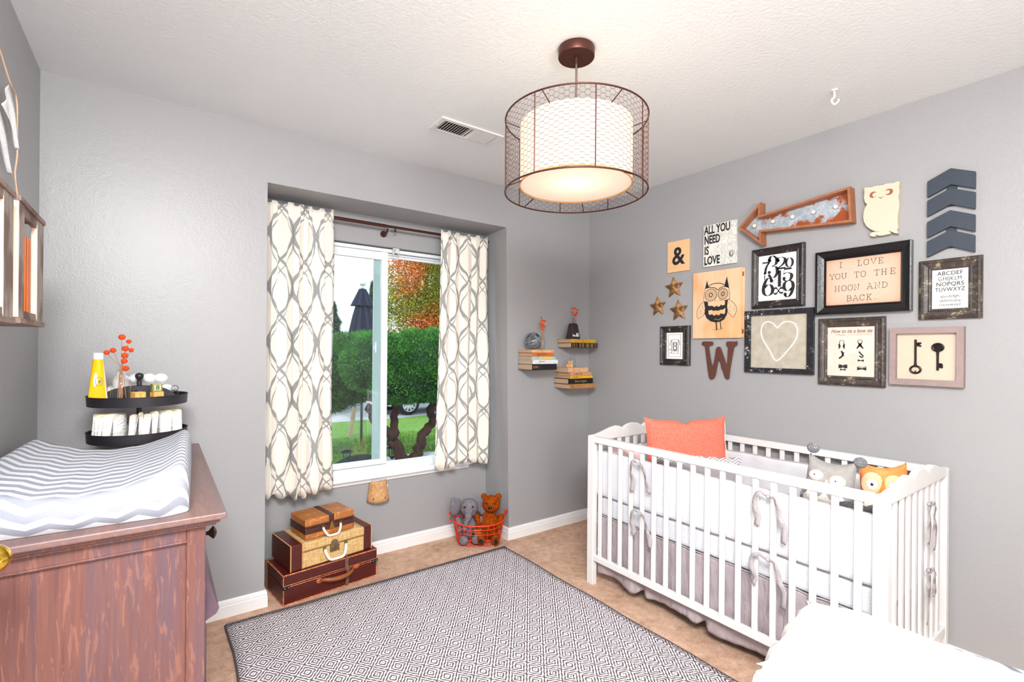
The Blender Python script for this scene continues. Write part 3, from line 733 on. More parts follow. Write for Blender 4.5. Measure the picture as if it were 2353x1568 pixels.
def arch(r, h, z0, ang, name, thick=.0025):
    pts = [(r*cos(pi*k/24), h*sin(pi*k/24)**.75) for k in range(25)]
    m = MB().prism(pts, -thick/2, thick/2); m.xf(Matrix.Translation((0, 0, z0)) @ Matrix.Rotation(ang, 4, 'Z') @ Matrix.Rotation(rad(90), 4, 'X')); return m.build(name, BM, tray)
arch(.125, .072, .224, rad(-4), 'divider'); arch(.125, .058, .224, rad(78), 'divider')
arch(.125, .072, .084, rad(20), 'divider'); arch(.125, .06, .084, rad(100), 'divider')
MB().prism([(-.034, 0), (.034, 0), (.034, .06), (.026, .07), (-.026, .07), (-.034, .06)], -.001, .001).xf(Matrix.Translation((.0, -.035, .224)) @ Matrix.Rotation(rad(90), 4, 'X')).build('divider_tab', BM, tray)
for a in (5, -12): MB().tube([(cos(rad(a))*.155+.0, .03, .25+q*.0) if False else (.118+.012*cos(t_*6.28/8), -.008, .262+.012*sin(t_*6.28/8)+(0 if a > 0 else .018)) for t_ in range(8)], .0014, 5, closed=True).build('ring_handle', BM, tray)
TX, TY, TZ = -.066, 2.47, .864+.242

FELT = plain('orange_felt', s2(240, 74, 12), .95, var=.25, sc=90, bsc=200, bd=.003)
STEM = plain('dry_stem', s2(186, 130, 96), .8, var=.25, sc=40)
def vase(name, label, cat, loc, prof, stems, group, stem_r=.0011, br=.009, tilt=None):
    t = thing(name, label, cat, loc, group=group)
    MB().lathe(prof, 28).build('bottle', CLEAR, t, smooth=60)
    top = max(z for r, z in prof); n = len(stems)
    for i, (x, y, z, s) in enumerate(stems):
        a = i*2.4; bx_, by_ = -x*.28+.006*cos(a), .006*sin(a)
        MB().tube(smoothpts([(bx_, by_, .008), (.003*cos(a), .003*sin(a), top), (x*.5, y*.5, top+(z-top)*.5), (x, y, z)], 4), stem_r, 5).build('stem', STEM, t)
        MB().ball((x, y, z), br*s, 14, 10, (1, 1, .93)).build('flower_ball', FELT, t, smooth=180)
    return t
BOT = [(0, .002), (.028, .002), (.031, .005), (.031, .07), (.027, .083), (.014, .092), (.010, .098), (.010, .118), (.013, .122), (.013, .126)]
vase('bud_vase', 'clear bottle of orange felt ball flowers on the black tiered tray', 'vase', (-.118, 2.352, TZ-.001), BOT,
     [(.002, 0, .246, 1.25), (.022, .01, .230, .95), (.012, 0, .203, 1.2), (.03, 0, .197, .95), (-.024, .006, .196, 1.1), (-.042, 0, .188, 1.05), (.011, -.006, .177, 1.2), (.01, -.008, .156, 1.15), (.014, 0, .128, 1.2)], 'orange felt flower bunches')
# cream tube standing on the tray
tb = thing('cream_tube', 'yellow and white tube of cream standing on the tiered tray', 'tube', (TX-.126, 2.452, TZ))
TUBE = M('yellow_tube_print', s2(250, 190, 0), .35); ux, uv, _ = TUBE.xyz('UV'); 
d_ = ((ux-.62)*(ux-.62)*3.2+(uv-.5)*(uv-.5)); TUBE.base(TUBE.mix(d_.lt(.028), TUBE.mix(ux.lt(.2), s2(252, 196, 4), s2(246, 220, 214)), s2(232, 232, 226))); 
m = MB().grid(lambda u, v: ((.030-.014*v)*cos(u*2*pi-pi)*(-1), (.005+.012*v)*sin(u*2*pi-pi), .002+.158*v), 28, 8, lambda u, v: (u*2 if u <= .5 else (1-u)*2, v), closeu=True)
m.xf(Matrix.Rotation(rad(8), 4, 'Z')).build('tube_body', TUBE.m, tb, smooth=180)
MB().cyl((0, 0, .158), (0, 0, .184), .016, .0165, 24).build('cap', plain('white_plastic_cap', s2(240, 240, 242), .35), tb, smooth=40)
m = MB().ribbon([(.011*cos(k*pi/8), .016*sin(k*pi/8)) for k in range(16)], .0012, 0, .0004, closed=True); m.ball((.002, 0, 0), .006, 10, 6, (.6, 1, .2))
m.xf(Matrix.Translation((.004, -.0145, .075)) @ Matrix.Rotation(rad(86), 4, 'X')).build('label_crest', plain('grey_print', s2(120, 120, 120), .6), tb)
wb2 = thing('lotion_bottle', 'small white plastic bottle behind the glass vase on the tray', 'bottle', (TX-.06, 2.50, TZ))
MB().lathe([(0, 0), (.026, 0), (.027, .01), (.027, .075), (.015, .088), (0, .088)], 24).build('bottle_body', WHITE, wb2, smooth=50)
MB().cyl((0, 0, .088), (0, 0, .108), .0145, n=20).build('cap', WHITE, wb2, smooth=40)
CLOTH = plain('white_terry', s2(240, 240, 240), .95, bsc=90, bd=.003)
for i, x in enumerate((-.085, -.04, .005, .05, .09)):
    m = MB().ell((0, 0, .0), .026, .05, .024); m.tube([(.018*cos(q*.7)*(1-q*.09), -.047-.004*(q < 1), .018*sin(q*.7)*(1-q*.09)) for q in range(11)], .0025, 5)
    tag(m.build('rolled_washcloth', CLOTH, smooth=180, at=(TX+x, 2.555-abs(x)*.25, TZ+.055 if False else TZ+.028)), 'white rolled washcloth, %s in the lower row behind the tray divider' % ('leftmost', 'second from left', 'middle', 'second from right', 'rightmost')[i], 'washcloth', 'rolled white washcloths on the upper tray')
for i, x in enumerate((-.06, -.015, .03, .07)):
    m = MB().ell((0, 0, .0), .026, .045, .022)
    tag(m.build('rolled_washcloth', CLOTH, smooth=180, at=(TX+x, 2.55-abs(x)*.25, TZ+.076)), 'white rolled washcloth, %s in the top row behind the tray divider' % ('leftmost', 'second', 'third', 'rightmost')[i], 'washcloth', 'rolled white washcloths on the upper tray')
BLK = wood('block_wood', s2(214, 170, 112), s2(232, 196, 144), 30, (1, 1, .3), .6)
def block(loc, rz, s, ch, color, label, grp, size=.028):
    t = thing('toy_block', label, 'block', loc, (0, 0, rz), grp)
    MB().box(-s/2, -s/2, 0, s/2, s/2, s).build('cube', BLK, t, bevel=.002)
    P_ = plain('block_print', color, .6)
    m = MB()
    for q in range(4):
        n0 = len(m.v); h = s*.42
        for a, b_ in (((-h, -h), (h, -h)), ((h, -h), (h, h)), ((h, h), (-h, h)), ((-h, h), (-h, -h))): m.ribbon([a, b_], s*.07, 0, .0005)
        m.xf(Matrix.Rotation(q*pi/2, 4, 'Z') @ Matrix.Translation((0, -s/2, s/2)) @ Matrix.Rotation(rad(90), 4, 'X'), n0)
    m.build('painted_border', P_, t)
    if ch:
        o = text(t, 'printed_letter', ch, s*.8, P_, (0, 0, 0), bold=.0006); o.data.transform(Matrix.Translation((0, -s/2-.0002, s/2)) @ Matrix.Rotation(rad(90), 4, 'X'))
        o = text(t, 'printed_letter', ch, s*.8, P_, (0, 0, 0), bold=.0006); o.data.transform(Matrix.Rotation(-pi/2, 4, 'Z') @ Matrix.Translation((0, -s/2-.0002, s/2)) @ Matrix.Rotation(rad(90), 4, 'X'))
GR = 'letter blocks on the tray'
block((TX+.000, 2.352, TZ), rad(28), .036, 'T', s2(224, 160, 30), 'wooden toy block lettered T in front of the tray post', GR)
block((TX+.058, 2.368, TZ), rad(25), .034, 'H', s2(224, 160, 30), 'wooden toy block under the 8 block on the tray', GR)
block((TX+.056, 2.369, TZ+.0345), rad(16), .031, '8', s2(16, 104, 66), 'wooden toy block with a green 8, stacked on another block', GR)
# diapers packed on edge in the lower tray
dm = MB(); n0 = 0
dm.grid(lambda u, v: ((u-.5)*.085*(1-.12*v), .007*sin(pi*min(1, max(0, u)))*1.0*(1 if True else 1)+.006*(1-v), .092*v-.006*(2*u-1)**2*v+.002*sin(u*9)), 10, 8)
dm.grid(lambda u, v: ((.5-u)*.085*(1-.12*v), -.007*sin(pi*u)-.006*(1-v), .092*v-.006*(2*u-1)**2*v+.002*sin((1-u)*9)), 10, 8)
dm.grid(lambda u, v: ((u-.5)*.075, .007*sin(pi*u)*(1-2*v), .090-.005*(2*u-1)**2+.004*sin(pi*v)), 10, 3)
DIA = M('diaper_liner', s2(244, 242, 238), .85); DIA.base(DIA.mix(((DIA.xyz()[2]*60+DIA.noise(30, 3)*4).sn()).step(.75, .95), s2(245, 243, 240), s2(240, 222, 190))); DIA.bump(DIA.noise(45, 4, (1, 1, 2)), .008, 1); DIA = DIA.m
d0 = None
for i in range(15):
    a = rad(-172+i*11.8); r = .103
    if i in (5, 10): continue
    x, y = TX+r*cos(a), TY+r*sin(a)
    if d0 is None: d0 = dm.build('diaper', DIA, smooth=60); o = d0
    else: o = d0.copy(); C.objects.link(o)
    o.location = (x, y, .864+.102); o.rotation_euler = (rad(-5), rad(4*sin(i*2)), a+rad(12*sin(i*1.7))); o.scale = (1, 1.0, 1+.05*sin(i*3))
    od = (od if i else -1)+1
    tag(o, 'white folded diaper on edge in the lower tray, %s from the left' % ('first second third fourth fifth sixth seventh eighth ninth tenth eleventh twelfth thirteenth'.split()[od]), 'diaper', 'diapers packed around the lower tray')

# ------------------------------------------------------------------ reclaimed wood crates on the left wall
RW = wood('grey_reclaimed_wood', s2(132, 120, 112), s2(184, 170, 160), 20, (2, 2, .1), .8, .002, 1, .3, .7, s2(118, 98, 88))
RWH = wood('grey_reclaimed_wood_flat', s2(128, 106, 96), s2(164, 142, 130), 20, (2, .1, 2), .8, .002, 1, .3, .7, s2(108, 84, 74))
LITPINE = wood('lit_pale_pine', s2(246, 214, 190), s2(252, 234, 216), 10, (2, 2, .12), .6, .0006)  # pale pine tone, brightened to paint light on faces turned to the flash
def crate(label, y0, y1, z0, z1, d, div=None):
    t = thing('wall_crate', label, 'crate', (XL, (y0+y1)/2, z0), group='reclaimed wood crates on the left wall'); T = Matrix.Translation((-XL, -(y0+y1)/2, -z0))
    f = lambda n, b_, mt: MB().box(*b_).xf(T).build(n, mt, t, bevel=.0015)
    x0, x1 = XL+.001, XL+d
    f('top_board', (x0, y0-.004, z1-.014, x1+.004, y1+.004, z1), RWH); f('bottom_board', (x0, y0-.004, z0, x1+.004, y1+.004, z0+.014), RWH)
    th = .015
    f('face_post', (x1-th, y0, z0+.014, x1, y0+.06, z1-.004), RW); f('face_post', (x1-th, y1-.09, z0+.014, x1, y1, z1-.014), RW)
    f('lit_post_edge', (x1-th, y0-.002, z0+.016, x1-.001, y0+.001, z1-.006), LITPINE); f('lit_post_edge', (x1-th, y1-.092, z0+.02, x1-.001, y1-.089, z1-.03), LITPINE)
    f('face_slat', (x1-.014, y0+.06, z1-.04, x1-.002, y1-.09, z1-.014), RWH); f('face_slat', (x1-.014, y0+.06, z0+.014, x1-.002, y1-.09, z0+.036), RWH)
    f('back_board', (x0, y0+.014, z0+.014, x0+.006, y1-.014, z1-.014), RW)
crate('smaller grey reclaimed-wood crate nearest the room corner on the left wall', 1.787, 2.112, 1.374, 1.708, .103)
crate('taller pale reclaimed-wood crate on the left wall, cut off by the photo edge', 1.22, 1.725, 1.37, 1.70, .103)
bk = thing('orange_book', 'orange book standing in the reclaimed-wood crate nearest the room corner', 'book', (XL+.063, 1.95, 1.389))
OC = plain('orange_cover', s2(246, 120, 40), .5, var=.2, sc=14)
MB().box(-.05, -.02, 0, .032, -.017, .235).box(-.05, .017, 0, .032, .02, .235).box(.029, -.02, 0, .033, .02, .235).build('cover', OC, bk, bevel=.001)
MB().box(-.048, -.017, .003, .028, .017, .23).build('pages', plain('page_block', s2(236, 222, 200), .9), bk)
# bunting string of torn white triangles
bt = thing('bunting', 'jute string with frayed white fabric triangles on the left wall', 'bunting', (XL+.016, 2.05, 2.0))
STR = plain('jute_string', s2(226, 190, 160), .9, bsc=300, bd=.002)
pts = [(.0, -.45, .30), (0, -.2, .24), (0, -.02, .185), (.004, .10, .13), (.004, .16, .125), (.004, .187, .09), (.004, .186, .0), (.004, .192, -.06), (.004, .165, -.125), (.004, .18, -.165), (.004, .198, -.20), (-.004, .20, -.235)]
MB().tube(smoothpts(pts, 6), .0026, 7).build('string', STR, bt, smooth=180)
FC = plain('white_canvas_scrap', s2(240, 240, 240), .95, bsc=150, bd=.002)
for (ya, za, yb, zb2, yc, zc2) in ((-.009, .025, .09, .124, .188, -.043), (-.2, -.02, -.05, .02, .10, -.15)):
    m = MB().grid(lambda u, v: (.004+.006*sin(u*6+v*4), (ya+(yb-ya)*u)*(1-v)+yc*v, (za+(zb2-za)*u)*(1-v)+zc2*v+.002*sin(v*60)*(u > .95)), 8, 24)
    m.build('pennant', FC, bt, smooth=180, solid=.0006)

# ------------------------------------------------------------------ open door with brass knob at the left edge
dor = thing('door_1', None, None, (-.3365, 1.06, 0)); dor['kind'] = 'structure'
MB().box(-.0175, -.38, .01, .0175, .372, 2.03).build('door_leaf', plain('white_door_paint', s2(238, 238, 238), .4), dor, bevel=.002)
BRASS = plain('polished_brass', s2(226, 184, 70), .16, 1.0)
m = MB().lathe([(0, .0175), (.032, .0175), (.033, .022), (.02, .026), (.012, .03), (.012, .044)]+[(.0285*sin(q*pi/16), .073-.029*cos(q*pi/16)) for q in range(3, 17)], 48)
m.xf(Matrix.Translation((0, .304, .896)) @ Matrix.Rotation(rad(90), 4, 'Y')); m.build('door_knob', BRASS, dor, smooth=180)

PX = {'OWL':{'earL':[(-0.074,0.101),(-0.061,0.149),(-0.052,0.114),(-0.046,0.108)],'earR':[(0.053,0.113),(0.067,0.161),(0.081,0.092),(0.055,0.1)],'arc':[(-0.052,0.109),(-0.035,0.122),(-0.006,0.126),(0.023,0.124),(0.044,0.115),(0.055,0.108)],'brow':[(-0.073,0.101),(-0.05,0.105),(-0.02,0.102),(-0.002,0.095),(0.011,0.084),(0.023,0.095),(0.044,0.101),(0.065,0.099),(0.079,0.092)],'sideL':[(-0.074,0.101),(-0.078,0.081),(-0.081,0.06),(-0.084,0.022)],'sideR':[(0.079,0.092),(0.083,0.066),(0.085,0.036),(0.081,0.024)],'eyeL':[(-0.035,0.059),(0.003,0.056),(-0.035,0.095)],'eyeR':[(0.043,0.059),(0.074,0.056),(0.043,0.091)],'low':[(-0.08,0.026),(-0.049,0.016),(-0.019,0.017),(-0.001,0.022)],'low2':[(0.017,0.026),(0.038,0.019),(0.059,0.021),(0.081,0.027)],'beak':[(-0.001,0.03),(0.009,-0.007),(0.019,0.029)],'body':[(-0.079,0.023),(-0.049,0.015),(-0.001,0.02),(0.038,0.018),(0.073,0.021),(0.068,-0.011),(0.073,-0.038),(0.07,-0.063),(0.053,-0.092),(0.028,-0.106),(-0.004,-0.109),(-0.037,-0.1),(-0.063,-0.08),(-0.076,-0.052),(-0.073,-0.012)],'b1':[(-0.054,0.015),(-0.001,0.02),(0.057,0.018),(0.056,-0.005),(0.043,-0.01),(0.029,-0.003),(0.026,-0.012),(0.013,-0.016),(0.003,-0.007),(-0.003,-0.013),(-0.014,-0.015),(-0.026,-0.006),(-0.041,-0.008),(-0.053,-0.003)],'b2':[(-0.05,-0.033),(-0.041,-0.035),(-0.03,-0.032),(-0.019,-0.039),(-0.001,-0.037),(0.014,-0.04),(0.028,-0.035),(0.044,-0.035),(0.059,-0.025),(0.057,-0.059),(0.046,-0.061),(0.03,-0.055),(0.024,-0.064),(0.014,-0.067),(0.003,-0.06),(-0.004,-0.065),(-0.015,-0.067),(-0.026,-0.057),(-0.037,-0.061),(-0.048,-0.059)],'m':[(-0.011,-0.092),(0.0,-0.088),(0.018,-0.095),(0.037,-0.083)],'wL':[(-0.084,0.02),(-0.109,0.001),(-0.126,-0.029),(-0.129,-0.053),(-0.121,-0.081),(-0.097,-0.07),(-0.08,-0.057),(-0.071,-0.029),(-0.076,-0.001)],'wR':[(0.08,0.024),(0.104,0.006),(0.122,-0.015),(0.129,-0.035),(0.124,-0.057),(0.108,-0.083),(0.087,-0.064),(0.073,-0.047),(0.069,-0.018),(0.073,0.015)],'l1':[(0.001,-0.106),(0.005,-0.153)],'l2':[(0.027,-0.104),(0.032,-0.147)],'f1':[(-0.021,-0.154),(-0.003,-0.149),(0.004,-0.16),(0.009,-0.149),(0.022,-0.156)],'f2':[(0.022,-0.148),(0.032,-0.145),(0.034,-0.155),(0.037,-0.145),(0.048,-0.144)]},'LW':[(-0.097,0.088),(-0.103,0.092),(-0.113,0.093),(-0.119,0.099),(-0.119,0.109),(-0.108,0.119),(-0.095,0.118),(-0.066,0.117),(-0.048,0.117),(-0.043,0.107),(-0.045,0.097),(-0.057,0.093),(-0.072,0.088),(-0.069,0.068),(-0.062,0.028),(-0.047,-0.037),(-0.038,-0.012),(-0.03,0.028),(-0.024,0.072),(-0.019,0.082),(-0.007,0.086),(0.002,0.084),(0.008,0.073),(0.021,0.041),(0.046,-0.03),(0.05,0.018),(0.052,0.086),(0.042,0.093),(0.04,0.106),(0.045,0.116),(0.064,0.117),(0.093,0.115),(0.106,0.119),(0.111,0.106),(0.106,0.092),(0.095,0.089),(0.088,0.077),(0.08,0.03),(0.068,-0.04),(0.061,-0.099),(0.056,-0.109),(0.044,-0.104),(0.033,-0.095),(0.026,-0.072),(0.011,-0.035),(0.008,-0.015),(-0.007,0.013),(-0.016,-0.035),(-0.025,-0.08),(-0.033,-0.102),(-0.044,-0.112),(-0.057,-0.114),(-0.067,-0.104),(-0.075,-0.066),(-0.087,0.015)],'WO':[(-0.064,0.117),(-0.058,0.117),(-0.036,0.112),(-0.02,0.115),(-0.004,0.112),(0.008,0.11),(0.021,0.114),(0.035,0.112),(0.05,0.109),(0.06,0.112),(0.073,0.11),(0.07,0.089),(0.072,0.063),(0.067,0.043),(0.072,0.019),(0.071,-0.009),(0.066,-0.042),(0.066,-0.072),(0.068,-0.102),(0.064,-0.102),(0.065,-0.116),(0.067,-0.124),(0.055,-0.12),(0.043,-0.111),(0.031,-0.104),(0.041,-0.113),(0.038,-0.12),(0.026,-0.121),(0.009,-0.122),(-0.006,-0.12),(-0.018,-0.113),(-0.015,-0.121),(-0.028,-0.121),(-0.038,-0.115),(-0.039,-0.106),(-0.03,-0.099),(-0.015,-0.1),(0.003,-0.103),(-0.018,-0.098),(-0.038,-0.084),(-0.054,-0.066),(-0.064,-0.043),(-0.067,-0.019),(-0.065,0.004),(-0.06,0.021),(-0.052,0.036),(-0.06,0.047),(-0.065,0.069),(-0.063,0.094)],'WE':[[(-0.043,0.074),(-0.037,0.087),(-0.025,0.09),(-0.014,0.083),(-0.025,0.083),(-0.031,0.076),(-0.029,0.066),(-0.021,0.063),(-0.012,0.069),(-0.019,0.062),(-0.03,0.06),(-0.039,0.065)],[(0.017,0.078),(0.025,0.087),(0.037,0.087),(0.047,0.081),(0.049,0.071),(0.045,0.062),(0.035,0.058),(0.025,0.06),(0.019,0.066),(0.03,0.064),(0.036,0.07),(0.035,0.079),(0.028,0.082),(0.022,0.081)],[(-0.011,0.06),(-0.002,0.057),(0.003,0.053),(0.008,0.058),(0.016,0.058),(0.008,0.055),(0.003,0.048),(-0.004,0.055)]],'ARO':[(-0.293,0.001),(-0.17,0.119),(-0.172,0.046),(0.258,0.091),(0.267,-0.081),(-0.166,-0.046),(-0.162,-0.117)],'numbox':[(-0.103,0.127),(0.097,0.125),(0.1,-0.12),(-0.1,-0.119),(-0.086,0.097),(0.081,0.09),(-0.055,0.002)],'key':[(-0.038,0.075),(-0.035,-0.04),(-0.055,-0.058),(-0.015,-0.056),(-0.035,-0.04),(-0.034,-0.075),(-0.016,0.06),(-0.016,0.043),(0.04,0.058),(0.019,0.039),(0.062,0.039),(0.04,0.018),(0.042,-0.059),(0.057,-0.027),(0.058,-0.049)],'bow':[(-0.101,0.12),(0.095,0.123),(0.099,-0.118),(-0.098,-0.118),(-0.039,0.057),(-0.051,0.014),(-0.027,0.014),(0.037,0.057),(0.024,0.015),(0.053,0.015),(-0.037,0.003),(-0.051,-0.039),(0.042,-0.042),(-0.031,-0.066),(-0.032,-0.093),(0.046,-0.078)],'cam':[(-0.07,0.082),(0.051,0.082),(0.053,-0.085),(-0.068,-0.084),(-0.052,0.071),(0.043,-0.073),(-0.024,0.038),(0.024,-0.05),(-0.001,0.009),(0.0,-0.016)],'heart':[(-0.007,-0.104),(-0.048,-0.044),(-0.082,0.014),(-0.092,0.058),(-0.083,0.094),(-0.056,0.11),(-0.026,0.098),(-0.004,0.072),(0.021,0.099),(0.055,0.106),(0.086,0.091),(0.099,0.052),(0.092,0.012),(0.056,-0.041)]}

# ------------------------------------------------------------------ gallery wall
INK = plain('black_ink', s2(30, 30, 34), .5)
PAPER = plain('white_print_paper', s2(240, 240, 236), .8)
def distressed(name, c1, c2, amount=.62, rough=.42, al=(1, 1, 1)):
    m = M(name, c1, rough)
    f = (m.noise(26, 5, al, .7)*.6+m.noise(90, 4, al, .7)*.4)
    c = m.mix(f.step(amount-.1, amount-.02), c1, tuple(a*1.9 for a in c1)); c = m.mix(f.step(amount, amount+.03), c, c2)
    m.base(c); m.bump(f, .002); return m.m
BLKF = distressed('distressed_black_frame', s2(34, 30, 30), s2(150, 138, 104), .58)
BRNF = distressed('distressed_brown_frame', s2(58, 50, 46), s2(150, 140, 108), .57)
GLOSSF = distressed('worn_glossy_black_frame', s2(16, 15, 18), s2(190, 180, 150), .66, .25)
SILF = distressed('hammered_black_silver_frame', s2(30, 30, 34), s2(190, 192, 196), .56, .3)
TAUPE = wood('taupe_frame_wood', s2(140, 122, 120), s2(158, 138, 134), 14, (1, 1, 1), .6)
def frame(name, label, cy, cz, w, h, prof, mat, ow, oh, artmat, art='print', rot=0, dx=0, dy=0, cat='picture'):
    t = thing(name, label, cat, (XR-.0005, cy, cz), (0, 0, rot), wall='right')
    m = MB(); base = 0; n = len(prof)
    tot = (prof[-1][0])
    for ins, z in prof:
        f = ins/tot
        for sx_, sy_ in ((-1, -1), (1, -1), (1, 1), (-1, 1)):
            m.v.append((sx_*(w/2*(1-f)+ow/2*f)+dx*f, sy_*(h/2*(1-f)+oh/2*f)+dy*f, z))
    for i in range(n-1):
        for k in range(4): m.f.append((i*4+k, i*4+(k+1) % 4, (i+1)*4+(k+1) % 4, (i+1)*4+k))
    m.build('frame_moulding', mat, t)
    zi = prof[-1][1]
    MB().box(dx-ow/2-.002, dy-oh/2-.002, 0, dx+ow/2+.002, dy+oh/2+.002, zi+.0015).build(art, artmat, t)
    t['zi'] = zi+.0016; return t, zi+.0016
SC = [(0, 0), (0, .016), (.1, .02), (.25, .024), (.42, .018), (.7, .013), (.82, .016), (.92, .014), (1, .010), (1, .006)]
BEV = [(0, 0), (0, .03), (.12, .032), (.2, .027), (.55, .018), (.8, .014), (.9, .017), (1, .012), (1, .007)]
FLAT = [(0, 0), (0, .02), (.02, .021), (.98, .021), (1, .02), (1, .006)]
DEEP = [(0, 0), (0, .028), (.02, .029), (.98, .029), (1, .028), (1, .006)]

# 1 ampersand tile
t = thing('ampersand_tile', 'small pale wooden tile with a black ampersand', 'sign', (XR, 1.925, 1.932), wall='right')
MB().box(-.08, -.1005, 0, .08, .1005, .012).build('wooden_tile', wood('maple_tile', s2(232, 186, 136), s2(240, 198, 150), 16, (.2, 1.4, 1), .5), t, bevel=.001)
text(t, 'ampersand', '&', .16, INK, (.002, -.004, .0125), .92, bold=.003)
# 2 all you need is love canvas
NEWS = M('newsprint_collage', s2(222, 220, 212), .85); nx, ny, _ = NEWS.xyz(); rw = (ny*900).sn(); wd_ = NEWS.noise(190, 2, (1, .25, 1)).gt(.5); col_ = ((nx*23).fr()).gt(.1)
blkm = NEWS.noise(16, 1).gt(.42); NEWS.base(NEWS.mix(rw.gt(.1)*wd_*col_*blkm, s2(228, 226, 218), s2(150, 148, 146))); NEWS = NEWS.m
t = thing('slogan_canvas', 'newsprint collage canvas lettered ALL YOU NEED IS LOVE', 'sign', (XR, 1.635, 1.96), wall='right')
MB().box(-.107, -.126, 0, .107, .126, .016).build('canvas', NEWS, t, bevel=.002)
for s_, x, y, sx_ in (('ALL YOU', -.100, .094, .6), ('NEED', -.100, .034, .6), ('IS', -.099, -.030, .62), ('LOVE', -.100, -.092, .62)):
    text(t, 'lettering', s_, .069, INK, (x, y, .0163), sx_, 'LEFT', bold=.002)
m = MB()
for a in range(5): m.ribbon([(.078+.016*cos(q*pi/6+a)*(1-a*.15), -.07+.02*sin(q*pi/6+a)*(1-a*.18)) for q in range(9)], .0022, .016, .0166)
m.build('brain_doodle', plain('grey_ink', s2(96, 96, 98), .7), t)
# 3 wooden owl plaque
OW = PX['OWL']
t = thing('owl_plaque', 'tall pale wooden panel burned with a black standing owl', 'wall art', (XR, 1.65, 1.60), wall='right')
CED = wood('aromatic_cedar_panel', s2(226, 178, 134), s2(238, 204, 168), 9, (3, .18, 1), .5, .0003, 1, .3, .7, s2(232, 172, 120))
for k in range(4): MB().box(-.157+k*.0785, -.203, .002, -.157+(k+1)*.0785, .203, .02).build('wooden_plank', CED, t, bevel=.0006)
MB().box(-.155, -.2, 0, .166, .2, .006).build('back_batten', CED, t)
for y in (.165, -.165): MB().box(.157, y-.012, .004, .163, y+.012, .014).build('hinge', plain('brass_hinge', s2(176, 120, 76), .4, .8), t)
za, zb3, zc = .0201, .0206, .0211
m = MB(); m.prism(OW['earL'], za, zb3); m.prism(OW['earR'], za, zb3); m.prism(OW['body'], za, zb3)
for k in ('arc', 'brow'): m.ribbon(smoothpts(OW[k], 4), .0042, za, zb3)
for k in ('sideL', 'sideR', 'low', 'low2'): m.ribbon(smoothpts(OW[k], 4), .0022, za, zb3)
for k in ('wL', 'wR'): m.ribbon(smoothpts(OW[k], 4, True), .0022, za, zb3, True)
m.ribbon(OW['l1'], .0075, za, zb3).ribbon(OW['l2'], .005, za, zb3).ribbon(OW['f1'], .002, za, zb3).ribbon(OW['f2'], .002, za, zb3)
for e in ('eyeL', 'eyeR'):
    c, rx, ry = OW[e][0], OW[e][1][0]-OW[e][0][0], OW[e][2][1]-OW[e][0][1]
    m.ribbon([(c[0]+rx*cos(q*pi/18), c[1]+ry*sin(q*pi/18)) for q in range(36)], .003, zb3, zc, True)
    for q in range(20): a = q*pi/10; m.ribbon([(c[0]+rx*.3*cos(a), c[1]+ry*.3*sin(a)), (c[0]+rx*.98*cos(a), c[1]+ry*.98*sin(a))], .0015, zb3, zc)
    m.ribbon([(c[0]+rx*.26*cos(q*pi/8), c[1]+ry*.26*sin(q*pi/8)) for q in range(16)], .004, zb3, zc, True)
g = random.Random(2)
for k in ('wL', 'wR'):
    cx_ = sum(p[0] for p in OW[k])/len(OW[k]); cy_ = sum(p[1] for p in OW[k])/len(OW[k])
    for i in range(34):
        q = OW[k][i % len(OW[k])]; f = g.uniform(.08, .82); x, y = cx_+(q[0]-cx_)*f, cy_+(q[1]-cy_)*f; m.box(x-.0012, y-.0012, za, x+.0012, y+.0012, zb3)
m.build('burned_owl', INK, t)
m = MB(); m.prism(OW['b1'], zb3, zc); m.prism(OW['b2'], zb3, zc); m.prism(OW['beak'], zc, zc+.0004); m.ribbon(OW['m'], .002, zb3, zc)
m.build('bare_wood_feathers', CED, t)
# 4 three carved stars
GOLDW = distressed('dark_gold_carved_wood', s2(86, 56, 28), s2(170, 124, 66), .5, .5)
st0 = None
for cy_, cz_, r_, lb in ((1.957, 1.732, .075, 'dark gold carved wooden star, topmost of the three'), (2.084, 1.616, .071, 'dark gold carved wooden star, left and nearest the corner of the three'), (1.921, 1.58, .075, 'dark gold carved wooden star, lower right of the three')):
    m = MB(); P_ = star2(r_, r_*.46, 5, pi/2+rad(4)); n = 10
    m.v = [(x, y, 0) for x, y in P_]+[(x, y, .008) for x, y in P_]+[(0, 0, .03)]
    m.f = [tuple(range(n))[::-1]]+[(i, (i+1) % n, n+(i+1) % n, n+i) for i in range(n)]+[(n+i, n+(i+1) % n, 2*n) for i in range(n)]
    o = m.build('wooden_star', GOLDW, bevel=.004); e = thing('x', None, None, (XR-.001, cy_, cz_), wall='right'); o.matrix_world = e.matrix_world.copy(); bpy.data.objects.remove(e)
    tag(o, lb, 'star', 'carved wooden stars')
# 5 camera print
t, z = frame('camera_print', 'small black-framed print of an old twin-lens camera', 1.944, 1.353, .222, .254, SC, BLKF, .123, .171, PAPER, dx=-.003, dy=-.001)
m = MB(); R_ = lambda x0, y0, x1, y1, w_: m.ribbon([(x0, y0), (x1, y0), (x1, y1), (x0, y1)], w_, z, z+.0005, True)
R_(-.052, -.073, .043, .071, .0022); R_(-.024, -.05, .024, .038, .0035); R_(-.013, -.036, .013, .022, .004); m.box(-.009, -.033, z, .009, -.029, z+.0004)
for (y_, r) in ((.009, .010), (-.016, .012)): m.ribbon([(r*cos(q*pi/8), y_+r*sin(q*pi/8)) for q in range(16)], .003, z+.0004, z+.001, True)
m.ribbon([(-.03, .036), (-.036, .02), (-.040, .006), (-.034, .0)], .003, z, z+.0005); m.ribbon([(.028, .036), (.034, .02), (.036, .002)], .003, z, z+.0005)
m.ribbon([(-.045, -.03), (-.03, -.022)], .004, z, z+.0005); m.ribbon([(-.044, -.045), (-.028, -.05)], .002, z, z+.0005)
